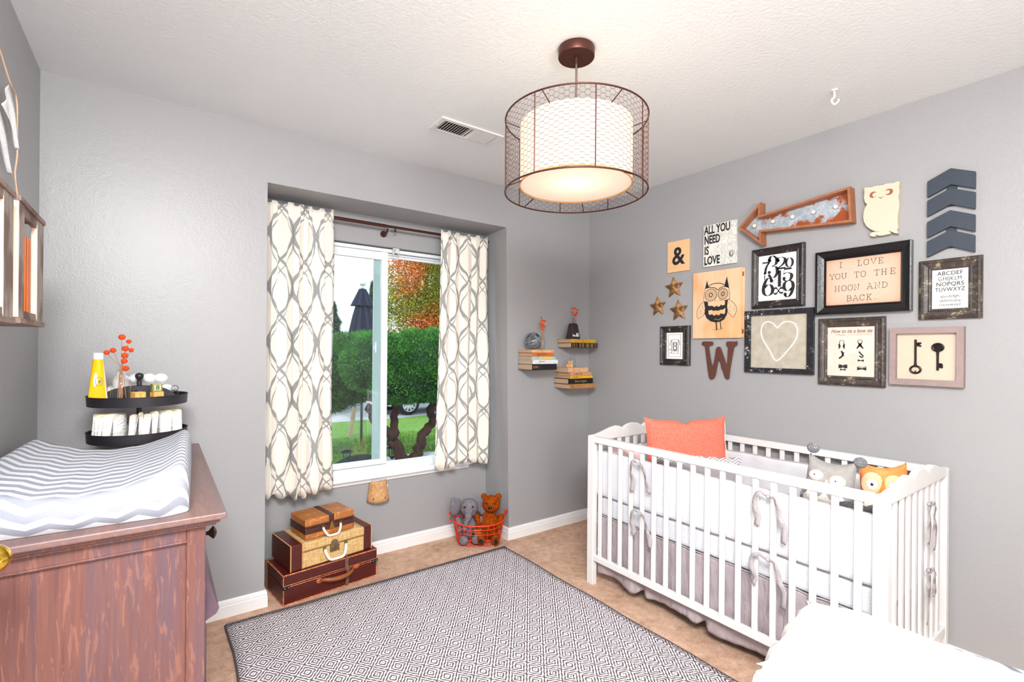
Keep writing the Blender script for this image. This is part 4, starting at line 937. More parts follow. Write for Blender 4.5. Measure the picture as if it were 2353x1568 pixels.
m.build('camera_drawing', INK, t)
# 6 letter W
RUST = distressed('rusty_brown_metal', s2(92, 50, 40), s2(190, 140, 96), .70, .6)
t = thing('metal_letter_w', 'rusty brown metal letter W', 'letter', (XR, 1.63, 1.26), wall='right')
MB().prism(PX['LW'], .006, .014).build('letter', RUST, t, bevel=.002)
# 7 numbers print
t, z = frame('numbers_print', 'distressed black frame holding a jumble of bold black numerals', 1.298, 1.724, .278, .331, SC, BLKF, .2, .25, PAPER, dx=-.004)
DG = {'0': [('c', [(.5, 1), (.2, .85), (.08, .5), (.2, .15), (.5, 0), (.8, .15), (.92, .5), (.8, .85)])],
 '2': [('s', [(.1, .72), (.18, .93), (.5, 1), (.84, .88), (.9, .68), (.7, .42), (.35, .22), (.06, .1)]), ('b', [(.06, .09), (.95, .09)]), ('d', (.2, .74))],
 '3': [('s', [(.12, .78), (.28, .97), (.55, 1), (.86, .84), (.8, .62), (.42, .53)]), ('s', [(.42, .53), (.84, .46), (.94, .22), (.7, .03), (.38, 0), (.1, .16)]), ('d', (.2, .8)), ('d', (.17, .26))],
 '4': [('t', [(.62, .99), (.0, .24), (1, .24)]), ('k', [(.64, .99), (.64, 0)]), ('t', [(.36, .01), (.9, .01)])],
 '5': [('t', [(.22, .95), (.14, .55)]), ('b', [(.2, .93), (.9, .93)]), ('s', [(.14, .55), (.45, .64), (.84, .52), (.9, .28), (.72, .06), (.42, 0), (.12, .14)]), ('d', (.2, .22))],
 '6': [('s', [(.86, .86), (.6, 1), (.3, .84), (.1, .45), (.16, .14), (.48, 0), (.84, .12), (.93, .36), (.76, .58), (.48, .62), (.22, .48)]), ('d', (.82, .82))],
 '7': [('b', [(.05, .9), (.95, .9)]), ('t', [(.05, .98), (.04, .74)]), ('s', [(.95, .9), (.62, .62), (.46, .35), (.4, .04)]), ('d', (.36, .08))],
 '8': [('c', [(.5, .52), (.14, .72), (.2, .95), (.5, 1), (.82, .93), (.84, .72), (.5, .5), (.1, .3), (.14, .06), (.5, 0), (.88, .06), (.9, .3)])],
 '1': [('k', [(.5, 1), (.5, 0)]), ('t', [(.1, .0), (.9, .0)]), ('t', [(.15, .95), (.5, 1)])]}
DG['9'] = [(k, [(1-a, 1-b) for a, b in p] if k != 'd' else (1-p[0], 1-p[1])) for k, p in DG['6']]
m = MB()
def digit(ch, x0, y0, x1, y1, rot=0, thick=.30):
    X0_, Y0_ = -.1+x0*.198, .125-y1*.246; w_, h_ = (x1-x0)*.198, (y1-y0)*.246
    if rot: X0_ += 0
    T = (lambda p: (X0_+p[1]*w_, Y0_+(1-p[0])*h_)) if rot else (lambda p: (X0_+p[0]*w_, Y0_+p[1]*h_))
    lw = (h_ if rot else w_)*thick
    ax = (lambda t_: abs(t_.x)) if rot else (lambda t_: abs(t_.y))
    for k, p in DG[ch]:
        if k == 'd': q = T(p); m.prism([(q[0]+lw*.52*cos(a*pi/7), q[1]+lw*.52*sin(a*pi/7)) for a in range(14)], z, z+.0006); continue
        Q = [T(q) for q in p]
        if k in 'sc': m.ribbon(smoothpts(Q, 8, k == 'c'), lw, z, z+.0006, k == 'c', lambda t_, f: .1+.9*ax(t_)**1.6)
        else: m.ribbon(Q, {'t': lw*.12, 'b': lw*.62, 'k': lw}[k], z, z+.0006)
for a in (('7', .08, .13, .29, .42), ('3', .23, .03, .51, .51), ('2', .47, .08, .72, .35), ('0', .71, .12, .91, .32), ('4', .38, .365, .65, .725), ('5', .62, .33, .895, .62),
          ('1', .11, .43, .19, .54), ('6', .09, .51, .395, .905), ('9', .655, .61, .935, .965)): digit(*a)
digit('8', .40, .74, .655, .885, 1)
m.build('numerals', INK, t)
# 8 heart
t, z = frame('heart_picture', 'square hammered black frame with a white heart outline on beige', 1.293, 1.374, .361, .346, FLAT, SILF, .297, .29, plain('beige_parchment', s2(186, 180, 164), .9, sc=26, col2=s2(172, 165, 148)))
MB().ribbon([p for p in smoothpts(PX['heart'][7:]+PX['heart'][:7], 6)]+[PX['heart'][7]], .0062, z, z+.0006).build('heart_outline', plain('white_chalk', s2(246, 246, 246), .8), t)
# 9 moon print with typewriter letters
BUR2 = M('burlap_print', s2(226, 192, 166), .9); bx, by, bz = BUR2.xyz()
vg = (((bx.ab())/.17).pw(6)+((by.ab())/.125).pw(6)).sat(); BUR2.base(BUR2.mix(vg, BUR2.mix(BUR2.noise(220, 2, (1, .2, 1)), s2(206, 174, 152), s2(218, 190, 170)), s2(196, 140, 104)))
t, z = frame('slogan_print', 'large black frame with typewriter text I LOVE YOU TO THE MOON AND BACK', .907, 1.663, .39, .315, BEV, GLOSSF, .304, .224, BUR2.m)
TW = {'I': ["3,0 3,8", "1,0 5,0", "1,8 5,8"], 'L': ["1.8,0 1.8,8", ".3,8 3.6,8", ".3,0 5.8,0 5.8,2.2"], 'O': ["~3,8 .7,7 0,4 .7,1 3,0 5.3,1 6,4 5.3,7 3,8"],
 'V': ["0,8 3,0 6,8", "-.9,8 1.6,8", "4.4,8 6.9,8"], 'E': ["1.1,0 1.1,8", "0,8 5.6,8 5.6,6.1", "0,0 5.9,0 5.9,2", "1.1,4.1 4,4.1", "4,3.2 4,5"],
 'Y': ["0,8 3,3.8 6,8", "3,3.8 3,0", "1.3,0 4.7,0", "-.9,8 1.6,8", "4.4,8 6.9,8"], 'U': ["0.6,8 .6,2.6", "~.6,2.6 1.2,.6 3,0 4.8,.6 5.4,2.6", "5.4,2.6 5.4,8", "-.6,8 1.8,8", "4.2,8 6.6,8"],
 'T': ["3,0 3,8", "0,6 0,8 6,8 6,6", "1.5,0 4.5,0"], 'H': [".8,0 .8,8", "5.2,0 5.2,8", ".8,4 5.2,4", "-.4,8 2,8", "4,8 6.4,8", "-.4,0 2,0", "4,0 6.4,0"],
 'M': [".6,0 .6,8 3,3 5.4,8 5.4,0", "-.6,8 .6,8", "5.4,8 6.6,8", "-.6,0 1.8,0", "4.2,0 6.6,0"], 'N': [".6,0 .6,8 5.4,0 5.4,8", "-.6,8 .6,8", "4.2,8 6.6,8", "-.6,0 1.8,0"],
 'A': ["0,0 3,8 6,0", "1,2.8 5,2.8", "-.9,0 1.6,0", "4.4,0 6.9,0", "1.6,8 3,8"], 'D': ["1,0 1,8", "-.2,8 2.6,8", "~2.6,8 5.2,6.8 6,4 5.2,1.2 2.6,0", "-.2,0 2.6,0"],
 'B': ["1,0 1,8", "-.2,8 3.4,8", "~3.4,8 5.2,7.2 5.2,5 3.4,4.2", "1,4.2 3.4,4.2", "~3.4,4.2 5.8,3.2 5.8,1 3.4,0", "-.2,0 3.4,0"],
 'C': ["~5.6,6 4.6,7.6 3,8 .9,7 0,4 .9,1 3,0 4.8,.5 5.8,2", "5.6,5.6 5.6,8"], 'K': ["1,0 1,8", "-.2,8 2.4,8", "-.2,0 2.4,0", "1,3.2 5.2,8", "2.4,4.8 5.4,0", "4,8 6.4,8", "4.2,0 6.8,0"], '.': ["2.6,.3 3.4,.3", "3,0 3,.8"]}
for row, y, xs in (('ILOVE', .084, (.21, .47, .56, .655, .75)), ('YOUTOTHE', .029, (.085, .167, .256, .433, .52, .70, .79, .90)), ('MOONAND', -.031, (.16, .256, .345, .433, .61, .707, .80)), ('BACK.', -.083, (.33, .42, .507, .60, .685))):
    m = MB()
    for ch, fx_ in zip(row, xs):
        for st_ in TW[ch]:
            sm = st_[0] == '~'; P_ = [tuple(float(v) for v in q.split(',')) for q in st_.lstrip('~').split()]
            P_ = [((fx_-.5)*.304+(a-3)*.0032, y-.013+b*.0033) for a, b in P_]
            m.ribbon(smoothpts(P_, 4) if sm else P_, .0019, z, z+.0005)
    m.build('typewritten_line', INK, t)
# 10 alphabet print
t, z = frame('alphabet_print', 'distressed brown frame with an upper- and lower-case alphabet', .5865, 1.5915, .205, .256, SC, BRNF, .117, .167, PAPER)
for i, (s_, y, h_) in enumerate((('ABCDEF', .066, .024), ('GHIJKLM', .043, .024), ('NOPQRS', .020, .024), ('TUVWXYZ', -.003, .024), ('abcdefgh', -.032, .0175), ('ijklmnopq', -.0495, .0175), ('rstuvwxyz', -.067, .0175))):
    text(t, 'lettering', s_, h_, INK, (0, y, z+.0002), .92 if i in (0, 2) else .8 if i < 4 else .95, bold=0 if i in (1,) else .0002 if i < 4 else 0, space=1.05)
# 11 bow tie print
t, z = frame('bow_tie_print', 'distressed brown frame with six steps for tying a bow tie', .95, 1.321, .281, .330, SC, BRNF, .199, .24, plain('cream_print', s2(220, 206, 194), .85, sc=8, col2=s2(212, 196, 182)), dx=-.002, dy=.001)
BRN = plain('brown_ink', s2(128, 84, 66), .7); GREY = plain('pale_grey_ink', s2(176, 166, 158), .7)
text(t, 'script_title', 'How to tie a bow tie', .026, BRN, (0, .1, z), .78, bold=.0003, shear=.35)
text(t, 'subtitle', 'LIKE A GENTLEMAN', .013, GREY, (.036, .083, z), .85)
m = MB()
def bow(cx_, cy_, s_, pinch=.25): m.prism([(cx_-s_, cy_+s_*.45), (cx_-s_*.1, cy_+s_*pinch*.6), (cx_-s_*.1, cy_-s_*pinch*.6), (cx_-s_, cy_-s_*.45)], z, z+.0005); m.prism([(cx_+s_, cy_+s_*.45), (cx_+s_, cy_-s_*.45), (cx_+s_*.1, cy_-s_*pinch*.6), (cx_+s_*.1, cy_+s_*pinch*.6)], z, z+.0005); m.box(cx_-s_*.14, cy_-s_*.14, z, cx_+s_*.14, cy_+s_*.14, z+.0006)
bowf = lambda t_, f: .45+1.1*max(0, sin((f-.45)*6)) if f > .4 else .35
for sx_ in (-1, 1): m.ribbon(smoothpts([(-.039+sx_*.002, .057), (-.039+sx_*.0085, .052), (-.039+sx_*.009, .042), (-.039+sx_*.0105, .034), (-.039+sx_*.009, .024), (-.039+sx_*.012, .014)], 3), .006, z, z+.0005, fn=bowf)
for sx_ in (-1, 1): m.ribbon(smoothpts([(.038, .058), (.038-sx_*.010, .052), (.038-sx_*.006, .042), (.038+sx_*.004, .028), (.038+sx_*.014, .014)], 3), .006, z, z+.0005, fn=bowf)
m.ribbon([(-.040, .003), (-.034, -.010), (-.036, -.022), (-.05, -.034)], .008, z, z+.0005); m.ribbon([(-.028, -.004), (-.034, -.012), (-.028, -.02)], .005, z, z+.0005)
m.ribbon([(.034, .001), (.042, -.010), (.052, -.02), (.048, -.028), (.036, -.02)], .006, z, z+.0005); bow(.042, -.042, .0125)
m.ribbon([(-.052, -.062), (-.034, -.067), (-.014, -.062)], .002, z, z+.0004); bow(-.033, -.073, .019, .6); bow(-.033, -.088, .012)
m.ribbon([(.03, -.069), (.046, -.075), (.064, -.069)], .002, z, z+.0004); bow(.046, -.081, .019)
m.build('bow_tie_drawings', INK, t)
text(t, 'step_numbers', '1\n\n3\n\n5', .011, GREY, (-.067, -.012, z), 1, line=1.9); text(t, 'step_numbers', '2\n\n4\n\n6', .011, GREY, (.012, -.012, z), 1, line=1.9)
m = MB(); m.ribbon(smoothpts([(-.064, .08), (-.054, .086), (-.044, .079), (-.034, .084), (-.024, .078)], 4), .005, z, z+.0004); m.build('small_bow_drawing', GREY, t)
# 12 keys shadow box
t, z = frame('key_shadow_box', 'taupe wooden shadow box with two old dark keys on linen', .663, 1.302, .254, .255, DEEP, TAUPE, .206, .202, plain('linen_backing', s2(204, 188, 168), .95, bsc=300, bd=.0006), cat='picture')
KEY = plain('dark_iron_key', s2(46, 38, 38), .35, .7, var=.4, sc=60)
def key(x, y0, y1, by, bitx, bity, solid):
    k = MB().cyl((x, y0, z+.005), (x, y1, z+.005), .0042, n=12); d = 1 if y1 > y0 else -1
    k.cyl((x, y1-d*.008, z+.005), (x, y1-d*.004, z+.005), .0055, n=12).cyl((x, y1-d*.016, z+.005), (x, y1-d*.013, z+.005), .0052, n=12)
    k.tube([(x+.018*cos(q*pi/12), by+.0155*sin(q*pi/12), z+.005) for q in range(24)], .0042, 8, closed=True)
    if solid: k.prism([(x+.018*cos(q*pi/12), by+.0155*sin(q*pi/12)) for q in range(24)], z+.003, z+.007)
    else: k.box(x-.0016, by-.0155, z+.003, x+.0016, by-.004, z+.007)
    k.prism(bity, z+.003, z+.0065); o = k.build('iron_key', KEY, t, smooth=40); return o
key(-.036, .075, -.043, -.058, 0, [(-.034, .062), (-.016, .062), (-.016, .056), (-.021, .054), (-.021, .050), (-.016, .048), (-.016, .043), (-.022, .043), (-.022, .046), (-.034, .046)], 0)
key(.040, -.059, .024, .040, 0, [(.042, -.028), (.053, -.028), (.058, -.036), (.056, -.040), (.058, -.044), (.056, -.049), (.042, -.047)], 1)
# 13 marquee arrow
t = thing('marquee_arrow', 'copper-edged rusty metal marquee arrow pointing left with bulbs', 'sign', (XR, 1.2, 2.02), wall='right')
AR = PX['ARO']; CPR = wood('copper_brown_edge', s2(146, 88, 54), s2(176, 114, 76), 16, (1, 1, 1), .5)
def inset(poly, d):
    n = len(poly); out = []
    for i in range(n):
        p0, p1, p2 = V(poly[i-1]), V(poly[i]), V(poly[(i+1) % n]); d1 = (p1-p0).normalized(); d2 = (p2-p1).normalized()
        n1 = V((d1.y, -d1.x)); n2 = V((d2.y, -d2.x)); nn = (n1+n2)/(1+n1.dot(n2)); out.append((p1.x+nn.x*d, p1.y+nn.y*d))
    return out
# arrow outline scaled back from its raised front face to true size
ar_in = inset(AR, .011)
m = MB(); n = len(AR)
for P_, z_ in ((AR, 0), (AR, .06), (ar_in, .06), (ar_in, .006)): m.v += [(x, y, z_) for x, y in P_]
for r in range(3): m.f += [(r*n+i, r*n+(i+1) % n, (r+1)*n+(i+1) % n, (r+1)*n+i) for i in range(n)]
m.build('edge_band', CPR, t)
GALV = M('galvanised_rusty_plate', s2(170, 180, 188), .5, .35); gx, gy, _ = GALV.xyz()
gz = GALV.mix(GALV.noise(40, 5, rough=.8).step(.4, .6), s2(196, 206, 214), s2(160, 174, 186)); GALV.base(GALV.mix((GALV.noise(7, 5, rough=.7)+((gy.ab())*1.6)-.05).step(.515, .57), gz, s2(168, 84, 40))); GALV = GALV.m
MB().prism(inset(AR, .005), .001, .008).build('back_plate', GALV, t)
BULB = plain('pearl_bulb', s2(255, 238, 214), .15, **{'Emission Color': (1, .85, .65, 1), 'Emission Strength': .25})
for k in range(5):
    x = -.222+k*.1015; y = .005+k*.003
    b_ = MB().cyl((x, y, .008), (x, y, .012), .009, .008, 14).build('bulb_socket', plain('socket', s2(150, 150, 150), .4, .6), t, smooth=40)
    MB().ball((x, y, .02), .0095, 14, 10).build('bulb', BULB, t, smooth=180)
# 14 cream wooden owl
CRM = M('cream_scallop_print', s2(244, 226, 204), .6); sx2, sy2, _ = CRM.xyz()
def scal(ox, oy):
    a = ((sx2+ox)/.022+.5).fr()-.5; b = ((sy2+oy)/.0125).fr(); r = (a*a*3.1+b*b)._o('SQRT'); return (r*3.2).fr().lt(.22)*r.lt(1)
CRM.base(CRM.mix(scal(0, 0).mx(scal(.011, .006))*.45, s2(222, 206, 184), s2(176, 140, 112))); CRM = CRM.m
t = thing('cream_owl_cutout', 'cream scallop-patterned wooden owl cutout', 'wall art', (XR, .83, 1.98), wall='right')
MB().prism(PX['WO'], .002, .028).build('owl_body', CRM, t, bevel=.0008)
EY = plain('owl_eye_recess', s2(150, 92, 60), .8)
for p_ in PX['WE']: MB().prism(p_, .0275, .0285).build('eye_slot' if len(p_) > 9 else 'beak_slot', EY, t)
# 15 chevron arrows
SLATE = wood('slate_blue_paint', s2(42, 52, 64), s2(48, 58, 71), 12, (1, 3, 1), .5, .0003)
def chev2(cz_, label):
    t = thing('chevron_arrows', label, 'wall art', (XR, .5845, cz_), group='slate blue wooden chevrons', wall='right')
    for y in (.042, -.042):
        MB().prism([(-.077, y-.038), (0, y-.002), (.077, y-.038), (.077, y+.031), (0, y+.067), (-.077, y+.031)], .004, .02).build('chevron', SLATE, t, bevel=.0008)
    MB().box(-.016, -.05, 0, .018, .06, .006).build('connector', SLATE, t)
chev2(1.993-.002, 'upper pair of slate-blue wooden chevrons pointing up')
chev2(1.814, 'lower pair of slate-blue wooden chevrons pointing up, above the alphabet print')

# ------------------------------------------------------------------ floating book stacks in the corner
PG = M('book_pages', s2(228, 196, 164), .9); PG.bump((PG.xyz()[2]*4000).sn(), .0004); PG.base(PG.mix(PG.noise(400, 1, (.02, .02, 1)), s2(232, 204, 176), s2(206, 168, 136))); PG = PG.m
def book(x0, y0, w, d, z0, h, cover, label, grp, rz=0, title=None, tcol=None, tsx=1, band=None, dk=0):
    """lies flat; spine along the front (-y), page heads on the left (-x)"""
    t = thing('book', label, 'book', (x0, y0, z0), (0, 0, rad(rz)), grp)
    cv = plain('book_cloth', cover, .6, var=.22, sc=30); ct = min(.0028, h*.12)
    m = MB().box(0, 0, 0, w, d, ct).box(0, 0, h-ct, w, d, h).box(0, 0, ct, w, .003, h-ct); m.build('cover', cv, t, bevel=.0012)
    MB().box(.004, .003, ct, w-.004, d-.004, h-ct).build('page_block', PG, t)
    if title:
        o = text(t, 'spine_title', title[0], h*title[1], tcol, (0, 0, 0), tsx); o.data.transform(Matrix.Translation((w*title[2], -.0001, h/2)) @ Matrix.Rotation(rad(90), 4, 'X'))
    if band:
        for k, (a, b) in enumerate(band[1]): MB().box(a*w, -.0008, h*.08, b*w, .0005, h*.92).build('spine_band', plain('spine_band_colour', band[0], .6), t)
    return t
GOLD = plain('gold_foil', s2(176, 148, 96), .4, .3); DKI = plain('dark_spine_ink', s2(70, 50, 40), .6)
GA, GB, GC = 'floating stack of five books', 'two books on the high corner shelf', 'low stack of books in the corner'
yA = 2.575; z = 1.180
for (x0, w, dy, h, c, lb, kw) in ((2.032, .218, 0, .041, s2(20, 18, 20), 'thick black book at the bottom of the left floating stack', dict(title=('JESSE', .5, .14), tcol=GOLD, band=(s2(60, 50, 36), [(.3, .31), (.34, .35)]))),
    (2.035, .224, -.002, .030, s2(228, 228, 232), 'white-spined book second from the bottom of the left stack', dict(title=('LIFE 1941', .4, .35), tcol=DKI)),
    (2.03, .21, .004, .0215, s2(170, 198, 190), 'pale blue-green book in the middle of the left stack', dict(band=(s2(214, 186, 92), [(.3, .42), (.5, .8)]))),
    (2.038, .190, .002, .0245, s2(214, 102, 28), 'orange book second from the top of the left stack', dict(title=('THE LITTLE MOTH', .42, .4), tcol=DKI)),
    (2.03, .194, .004, .0205, s2(222, 176, 130), 'tan book on top of the left stack', dict(band=(s2(196, 140, 92), [(.42, .5), (.9, .94)])))):
    book(x0, yA+dy, w, 2.738-yA-dy, z, h, c, lb, GA, 0, **kw); z += h+.0003
zA = z
z = 1.336
book(2.40, 2.59, .268, .146, z, .036, s2(40, 32, 24), 'black book with gold pattern on the high corner stack', GB, 0, band=(s2(120, 96, 48), [(.04, .06), (.1, .13), (.18, .2), (.3, .35), (.4, .47), (.55, .66), (.72, .82), (.9, .94)]))
book(2.394, 2.592, .255, .145, z+.0363, .0265, s2(206, 156, 50), 'mustard yellow book on top of the high corner stack', GB, 0, band=(s2(150, 100, 30), [(.3, .31), (.5, .52), (.62, .63)]))
zBt = z+.0363+.0266
yC = 2.575; z = 1.040
for (x0, w, dy, h, c, lb, kw) in ((2.372, .262, 0, .0335, s2(184, 130, 74), 'wide brown book at the bottom of the lower corner stack', dict(band=(s2(150, 100, 56), [(.06, .16), (.9, .93)]))),
    (2.365, .246, .004, .0385, s2(18, 16, 18), 'black book titled Born Again in the lower corner stack', dict(title=('Born Again', .62, .5), tcol=GOLD, tsx=1.1)),
    (2.385, .222, .004, .0205, s2(238, 178, 30), 'yellow-spined book above the Born Again book', dict(title=('HARRY LORAYNE', .34, .22), tcol=DKI)),
    (2.385, .208, .002, .0245, s2(206, 158, 118), 'light brown paperback second from the top of the lower stack', dict(title=('Complete Guide', .5, .35), tcol=DKI)),
    (2.362, .200, .004, .0345, s2(224, 176, 132), 'peach cloth book on top of the lower corner stack', dict(band=(s2(212, 146, 96), [(.22, .3), (.92, .94)])))):
    book(x0, yC+dy, w, 2.738-yC-dy, z, h, c, lb, GC, 0, **kw); z += h+.0003
zC = z
# strap-metal sphere
sp = thing('metal_orb', 'openwork orb of weathered grey metal straps on the left book stack', 'ornament', (2.105, 2.66, zA))
ZINC = plain('weathered_zinc', s2(150, 162, 166), .5, .4, sc=30, col2=s2(98, 104, 106))
R_ = .060; g = random.Random(9)
for k in range(9):
    nrm = V((g.gauss(0, 1), g.gauss(0, 1), g.gauss(0, 1))).normalized(); u_ = nrm.cross(V((0, .3, 1))).normalized(); w_ = nrm.cross(u_)
    m = MB(); q0 = len(m.v); n = 40
    for i in range(n):
        a = 2*pi*i/n; c = (u_*cos(a)+w_*sin(a))
        for s_, rr_ in ((-1, R_-.0008), (1, R_-.0008), (1, R_+.0004), (-1, R_+.0004)): m.v.append(tuple(c*(rr_-.001*(k % 3))+nrm*s_*.0045+V((0, 0, R_+.0008))))
    for i in range(n):
        j = (i+1) % n
        for q in range(4): m.f.append((i*4+q, i*4+(q+1) % 4, j*4+(q+1) % 4, j*4+q))
    m.build('metal_strap', ZINC, sp)
SB = [(0, .002), (.02, .002), (.022, .006), (.022, .062), (.018, .078), (.009, .088), (.008, .112), (.0105, .115), (.0105, .119)]
vase('bud_vase', 'slim clear bottle of orange felt balls beside the metal orb', 'vase', (2.175, 2.645, zA), SB,
     [(-.012, 0, .226, .75), (.0, 0, .205, 1.15), (.022, 0, .203, .95), (-.018, 0, .183, 1.2), (.004, 0, .178, 1.0), (-.004, 0, .163, 1.0), (.018, 0, .163, 1.0), (.006, 0, .146, 1.0)], 'orange felt flower bunches', br=.0088)
vase('bud_vase', 'clear bottle of orange felt balls behind the dark metal bell on the high books', 'vase', (2.525, 2.68, zBt), SB,
     [(-.035, 0, .232, .8), (-.012, 0, .232, .95), (.018, 0, .222, .9), (-.036, 0, .202, .9), (.014, 0, .198, 1.1), (-.006, 0, .183, 1.2)], 'orange felt flower bunches', br=.0088)
bl_ = thing('metal_bell', 'dark rusty metal bell marked No.65 with a ring on top', 'bell', (2.475, 2.652, zBt))
DKM = distressed('dark_rusted_iron', s2(40, 28, 30), s2(120, 70, 50), .64, .4)
b0, b1 = .068, .042
m = MB(); P0 = [(cos(a*pi/3+rad(-10)), sin(a*pi/3+rad(-10))) for a in range(6)]
m.v = [(x*b0, y*b0*.75, 0) for x, y in P0]+[(x*b1, y*b1*.75, .108) for x, y in P0]+[(x*b1*.75, y*b1*.55, .117) for x, y in P0]
m.f = [tuple(range(6))[::-1], tuple(range(12, 18))]+[(r*6+i, r*6+(i+1) % 6, (r+1)*6+(i+1) % 6, (r+1)*6+i) for r in (0, 1) for i in range(6)]
m.build('bell_body', DKM, bl_, bevel=.0015)
MB().cyl((0, 0, .115), (0, 0, .124), .006, .004).tube([(.0155*cos(q*pi/10), .004*cos(q*pi/10), .138+.0155*sin(q*pi/10)) for q in range(20)], .0013, 6, closed=True).build('ring', DKM, bl_, smooth=60)
WINK = plain('white_stencil', s2(240, 240, 240), .6)
# the face turned to the room lies between corners 3 and 4 / 4 and 5 of the hexagon
ca, cb = V((P0[4][0]*b0, P0[4][1]*b0*.75)), V((P0[5][0]*b0, P0[5][1]*b0*.75)); mid = (ca+cb)/2; dr_ = (cb-ca).normalized(); nn_ = V((dr_.y, -dr_.x))
ca3, cb3 = V((P0[3][0]*b0, P0[3][1]*b0*.75)), V((P0[4][0]*b0, P0[4][1]*b0*.75)); 
def onface(o, h, off=0):
    sl_ = math.atan2((b0-b1)*.75, .108)
    B = Matrix(((dr_.x, -nn_.x*sin(sl_), nn_.x*cos(sl_), mid.x*(1-h/.108*.38)+dr_.x*off+nn_.x*.0012), (dr_.y, -nn_.y*sin(sl_), nn_.y*cos(sl_), mid.y*(1-h/.108*.38)+dr_.y*off+nn_.y*.0012), (0, cos(sl_), sin(sl_), h), (0, 0, 0, 1)))
    o.data.transform(B)
onface(text(bl_, 'stencil_lettering', 'No.', .022, WINK, (-.015, -.004, 0), .85, bold=.0006), .03); onface(text(bl_, 'stencil_lettering', '65', .036, WINK, (.013, 0, 0), .7, bold=.0012), .03)
jr = thing('milk_bottle', 'small empty clear glass milk bottle on the lower corner books', 'bottle', (2.47, 2.65, zC))
MB().lathe([(0, .002), (.021, .002), (.024, .006), (.024, .045), (.021, .058), (.015, .068), (.0145, .082), (.018, .087), (.0185, .092)], 28).build('bottle', CLEAR, jr, smooth=50)
GR2 = 'plain wooden blocks on the lower corner books'
block((2.408, 2.625, zC), rad(14), .024, None, s2(214, 140, 70), 'left lower pale block of the three by the milk bottle', GR2)
block((2.436, 2.63, zC), rad(40), .023, None, s2(240, 214, 140), 'right lower pale block of the three by the milk bottle', GR2)
block((2.424, 2.625, zC+.0245), rad(10), .023, 'J', s2(214, 150, 100), 'pale block balanced on top of the two others by the milk bottle', GR2)

# ------------------------------------------------------------------ suitcases
LEA = distressed('dark_red_leather', s2(78, 26, 20), s2(196, 110, 70), .665, .32)
LEAT = plain('brown_leather_corner', s2(118, 56, 36), .35, var=.35, sc=20)
TAN = distressed('tan_vinyl_board', s2(168, 104, 46), s2(196, 138, 76), .62, .4)
CROC = M('dark_brown_croc', s2(76, 36, 28), .4); CROC.base(CROC.mix(CROC.vor(120, feature='DISTANCE_TO_EDGE').lt(.06), s2(84, 42, 32), s2(44, 20, 18))); CROC = CROC.m
TWD = M('tweed_canvas', s2(208, 172, 112), .85); a_ = TWD.noise(260, 2, (1, 1, .08)); b_ = TWD.noise(260, 2, (.08, .08, 1)); TWD.base(TWD.mix((a_*.5+b_*.5).step(.4, .6), s2(188, 146, 82), s2(222, 192, 138))); TWD = TWD.m
EDG = distressed('worn_orange_edge', s2(150, 78, 46), s2(224, 150, 100), .5, .5)
IVO = plain('ivory_plastic', s2(240, 226, 214), .3)
IRON = plain('old_lock_metal', s2(140, 118, 84), .4, .5, var=.5, sc=60)
def case(name, label, loc, rz, L, D, Hh, mat, lid, edge):
    t = thing(name, label, 'suitcase', loc, (0, 0, rad(rz)), 'stacked vintage suitcases')
    MB().box(0, 0, 0, L, D, lid-.0015).build('case_body', mat, t, bevel=.009, seg=3); MB().box(-.001, -.001, lid, L+.001, D+.001, Hh).build('lid', mat, t, bevel=.009, seg=3)
    m = MB()
    if edge:
        r = .0032
        for z in (.004, Hh-.004):
            m.tube([(.005, .001, z), (L-.005, .001, z)], r, 6).tube([(.001, .005, z), (.001, D-.005, z)], r, 6).tube([(L-.001, .005, z), (L-.001, D-.005, z)], r, 6)
        for x in (.004, L-.004): m.tube([(x, .003, .004), (x, .003, Hh-.004)], r, 6)
        m.tube([(0, -.001, lid+.004), (L, -.001, lid+.004)], .0016, 6).tube([(0, -.001, lid-.005), (L, -.001, lid-.005)], .0016, 6)
        m.build('worn_edging', edge, t)
    return t
def handle(t, x0, x1, z, drop, mat, out=.028, w=.014, th=.009):
    MB().tube(smoothpts([(x0, -.006, z), (x0+.006, -out*.6, z-drop*.45), (x0+.022, -out, z-drop*.92), ((x0+x1)/2, -out*1.02, z-drop), (x1-.022, -out, z-drop*.92), (x1-.006, -out*.6, z-drop*.45), (x1, -.006, z)], 5), .01, flat=(w, th, (0, -.4, 1))).build('handle', mat, t, smooth=50, bevel=.002)
    for x in (x0, x1): MB().box(x-.008, -.009, z-.01, x+.008, 0, z+.012).build('handle_mount', IRON, t, bevel=.002)
t = case('vintage_suitcase', 'large dark red leather suitcase with a strap, bottom of the stack of three', (.514, 2.675, 0), 7.4, .520, .266, .158, LEA, .098, EDG)
MB().tube(smoothpts([(.34, .02, .160), (.335, -.004, .158), (.333, -.006, .12), (.34, -.012, .08), (.338, -.006, .04), (.336, -.004, .002)], 4), .01, flat=(.018, .003, (0, 1, .3))).build('front_strap', plain('khaki_webbing', s2(108, 78, 58), .8), t)
MB().tube([(-.003, .245, .003), (-.004, .245, .16), (.03, .245, .162), (.08, .246, .1615)], .01, flat=(.018, .003, (0, 1, 0))).build('side_strap', plain('khaki_webbing', s2(108, 78, 58), .8), t)
m = MB().tube(smoothpts([(.19, -.004, .078), (.21, -.02, .080), (.25, -.036, .076), (.31, -.038, .076), (.355, -.022, .082), (.372, -.006, .09)], 5), [.006, .007, .009, .010, .0105, .011, .011, .0115, .012, .012, .0125, .0125, .0125, .0125, .012, .012, .012, .0115, .011, .010, .009, .009, .008, .007, .006, .006][:26], 8)
m.build('handle', plain('tan_leather_handle', s2(152, 82, 42), .4, var=.3, sc=20), t, smooth=180)
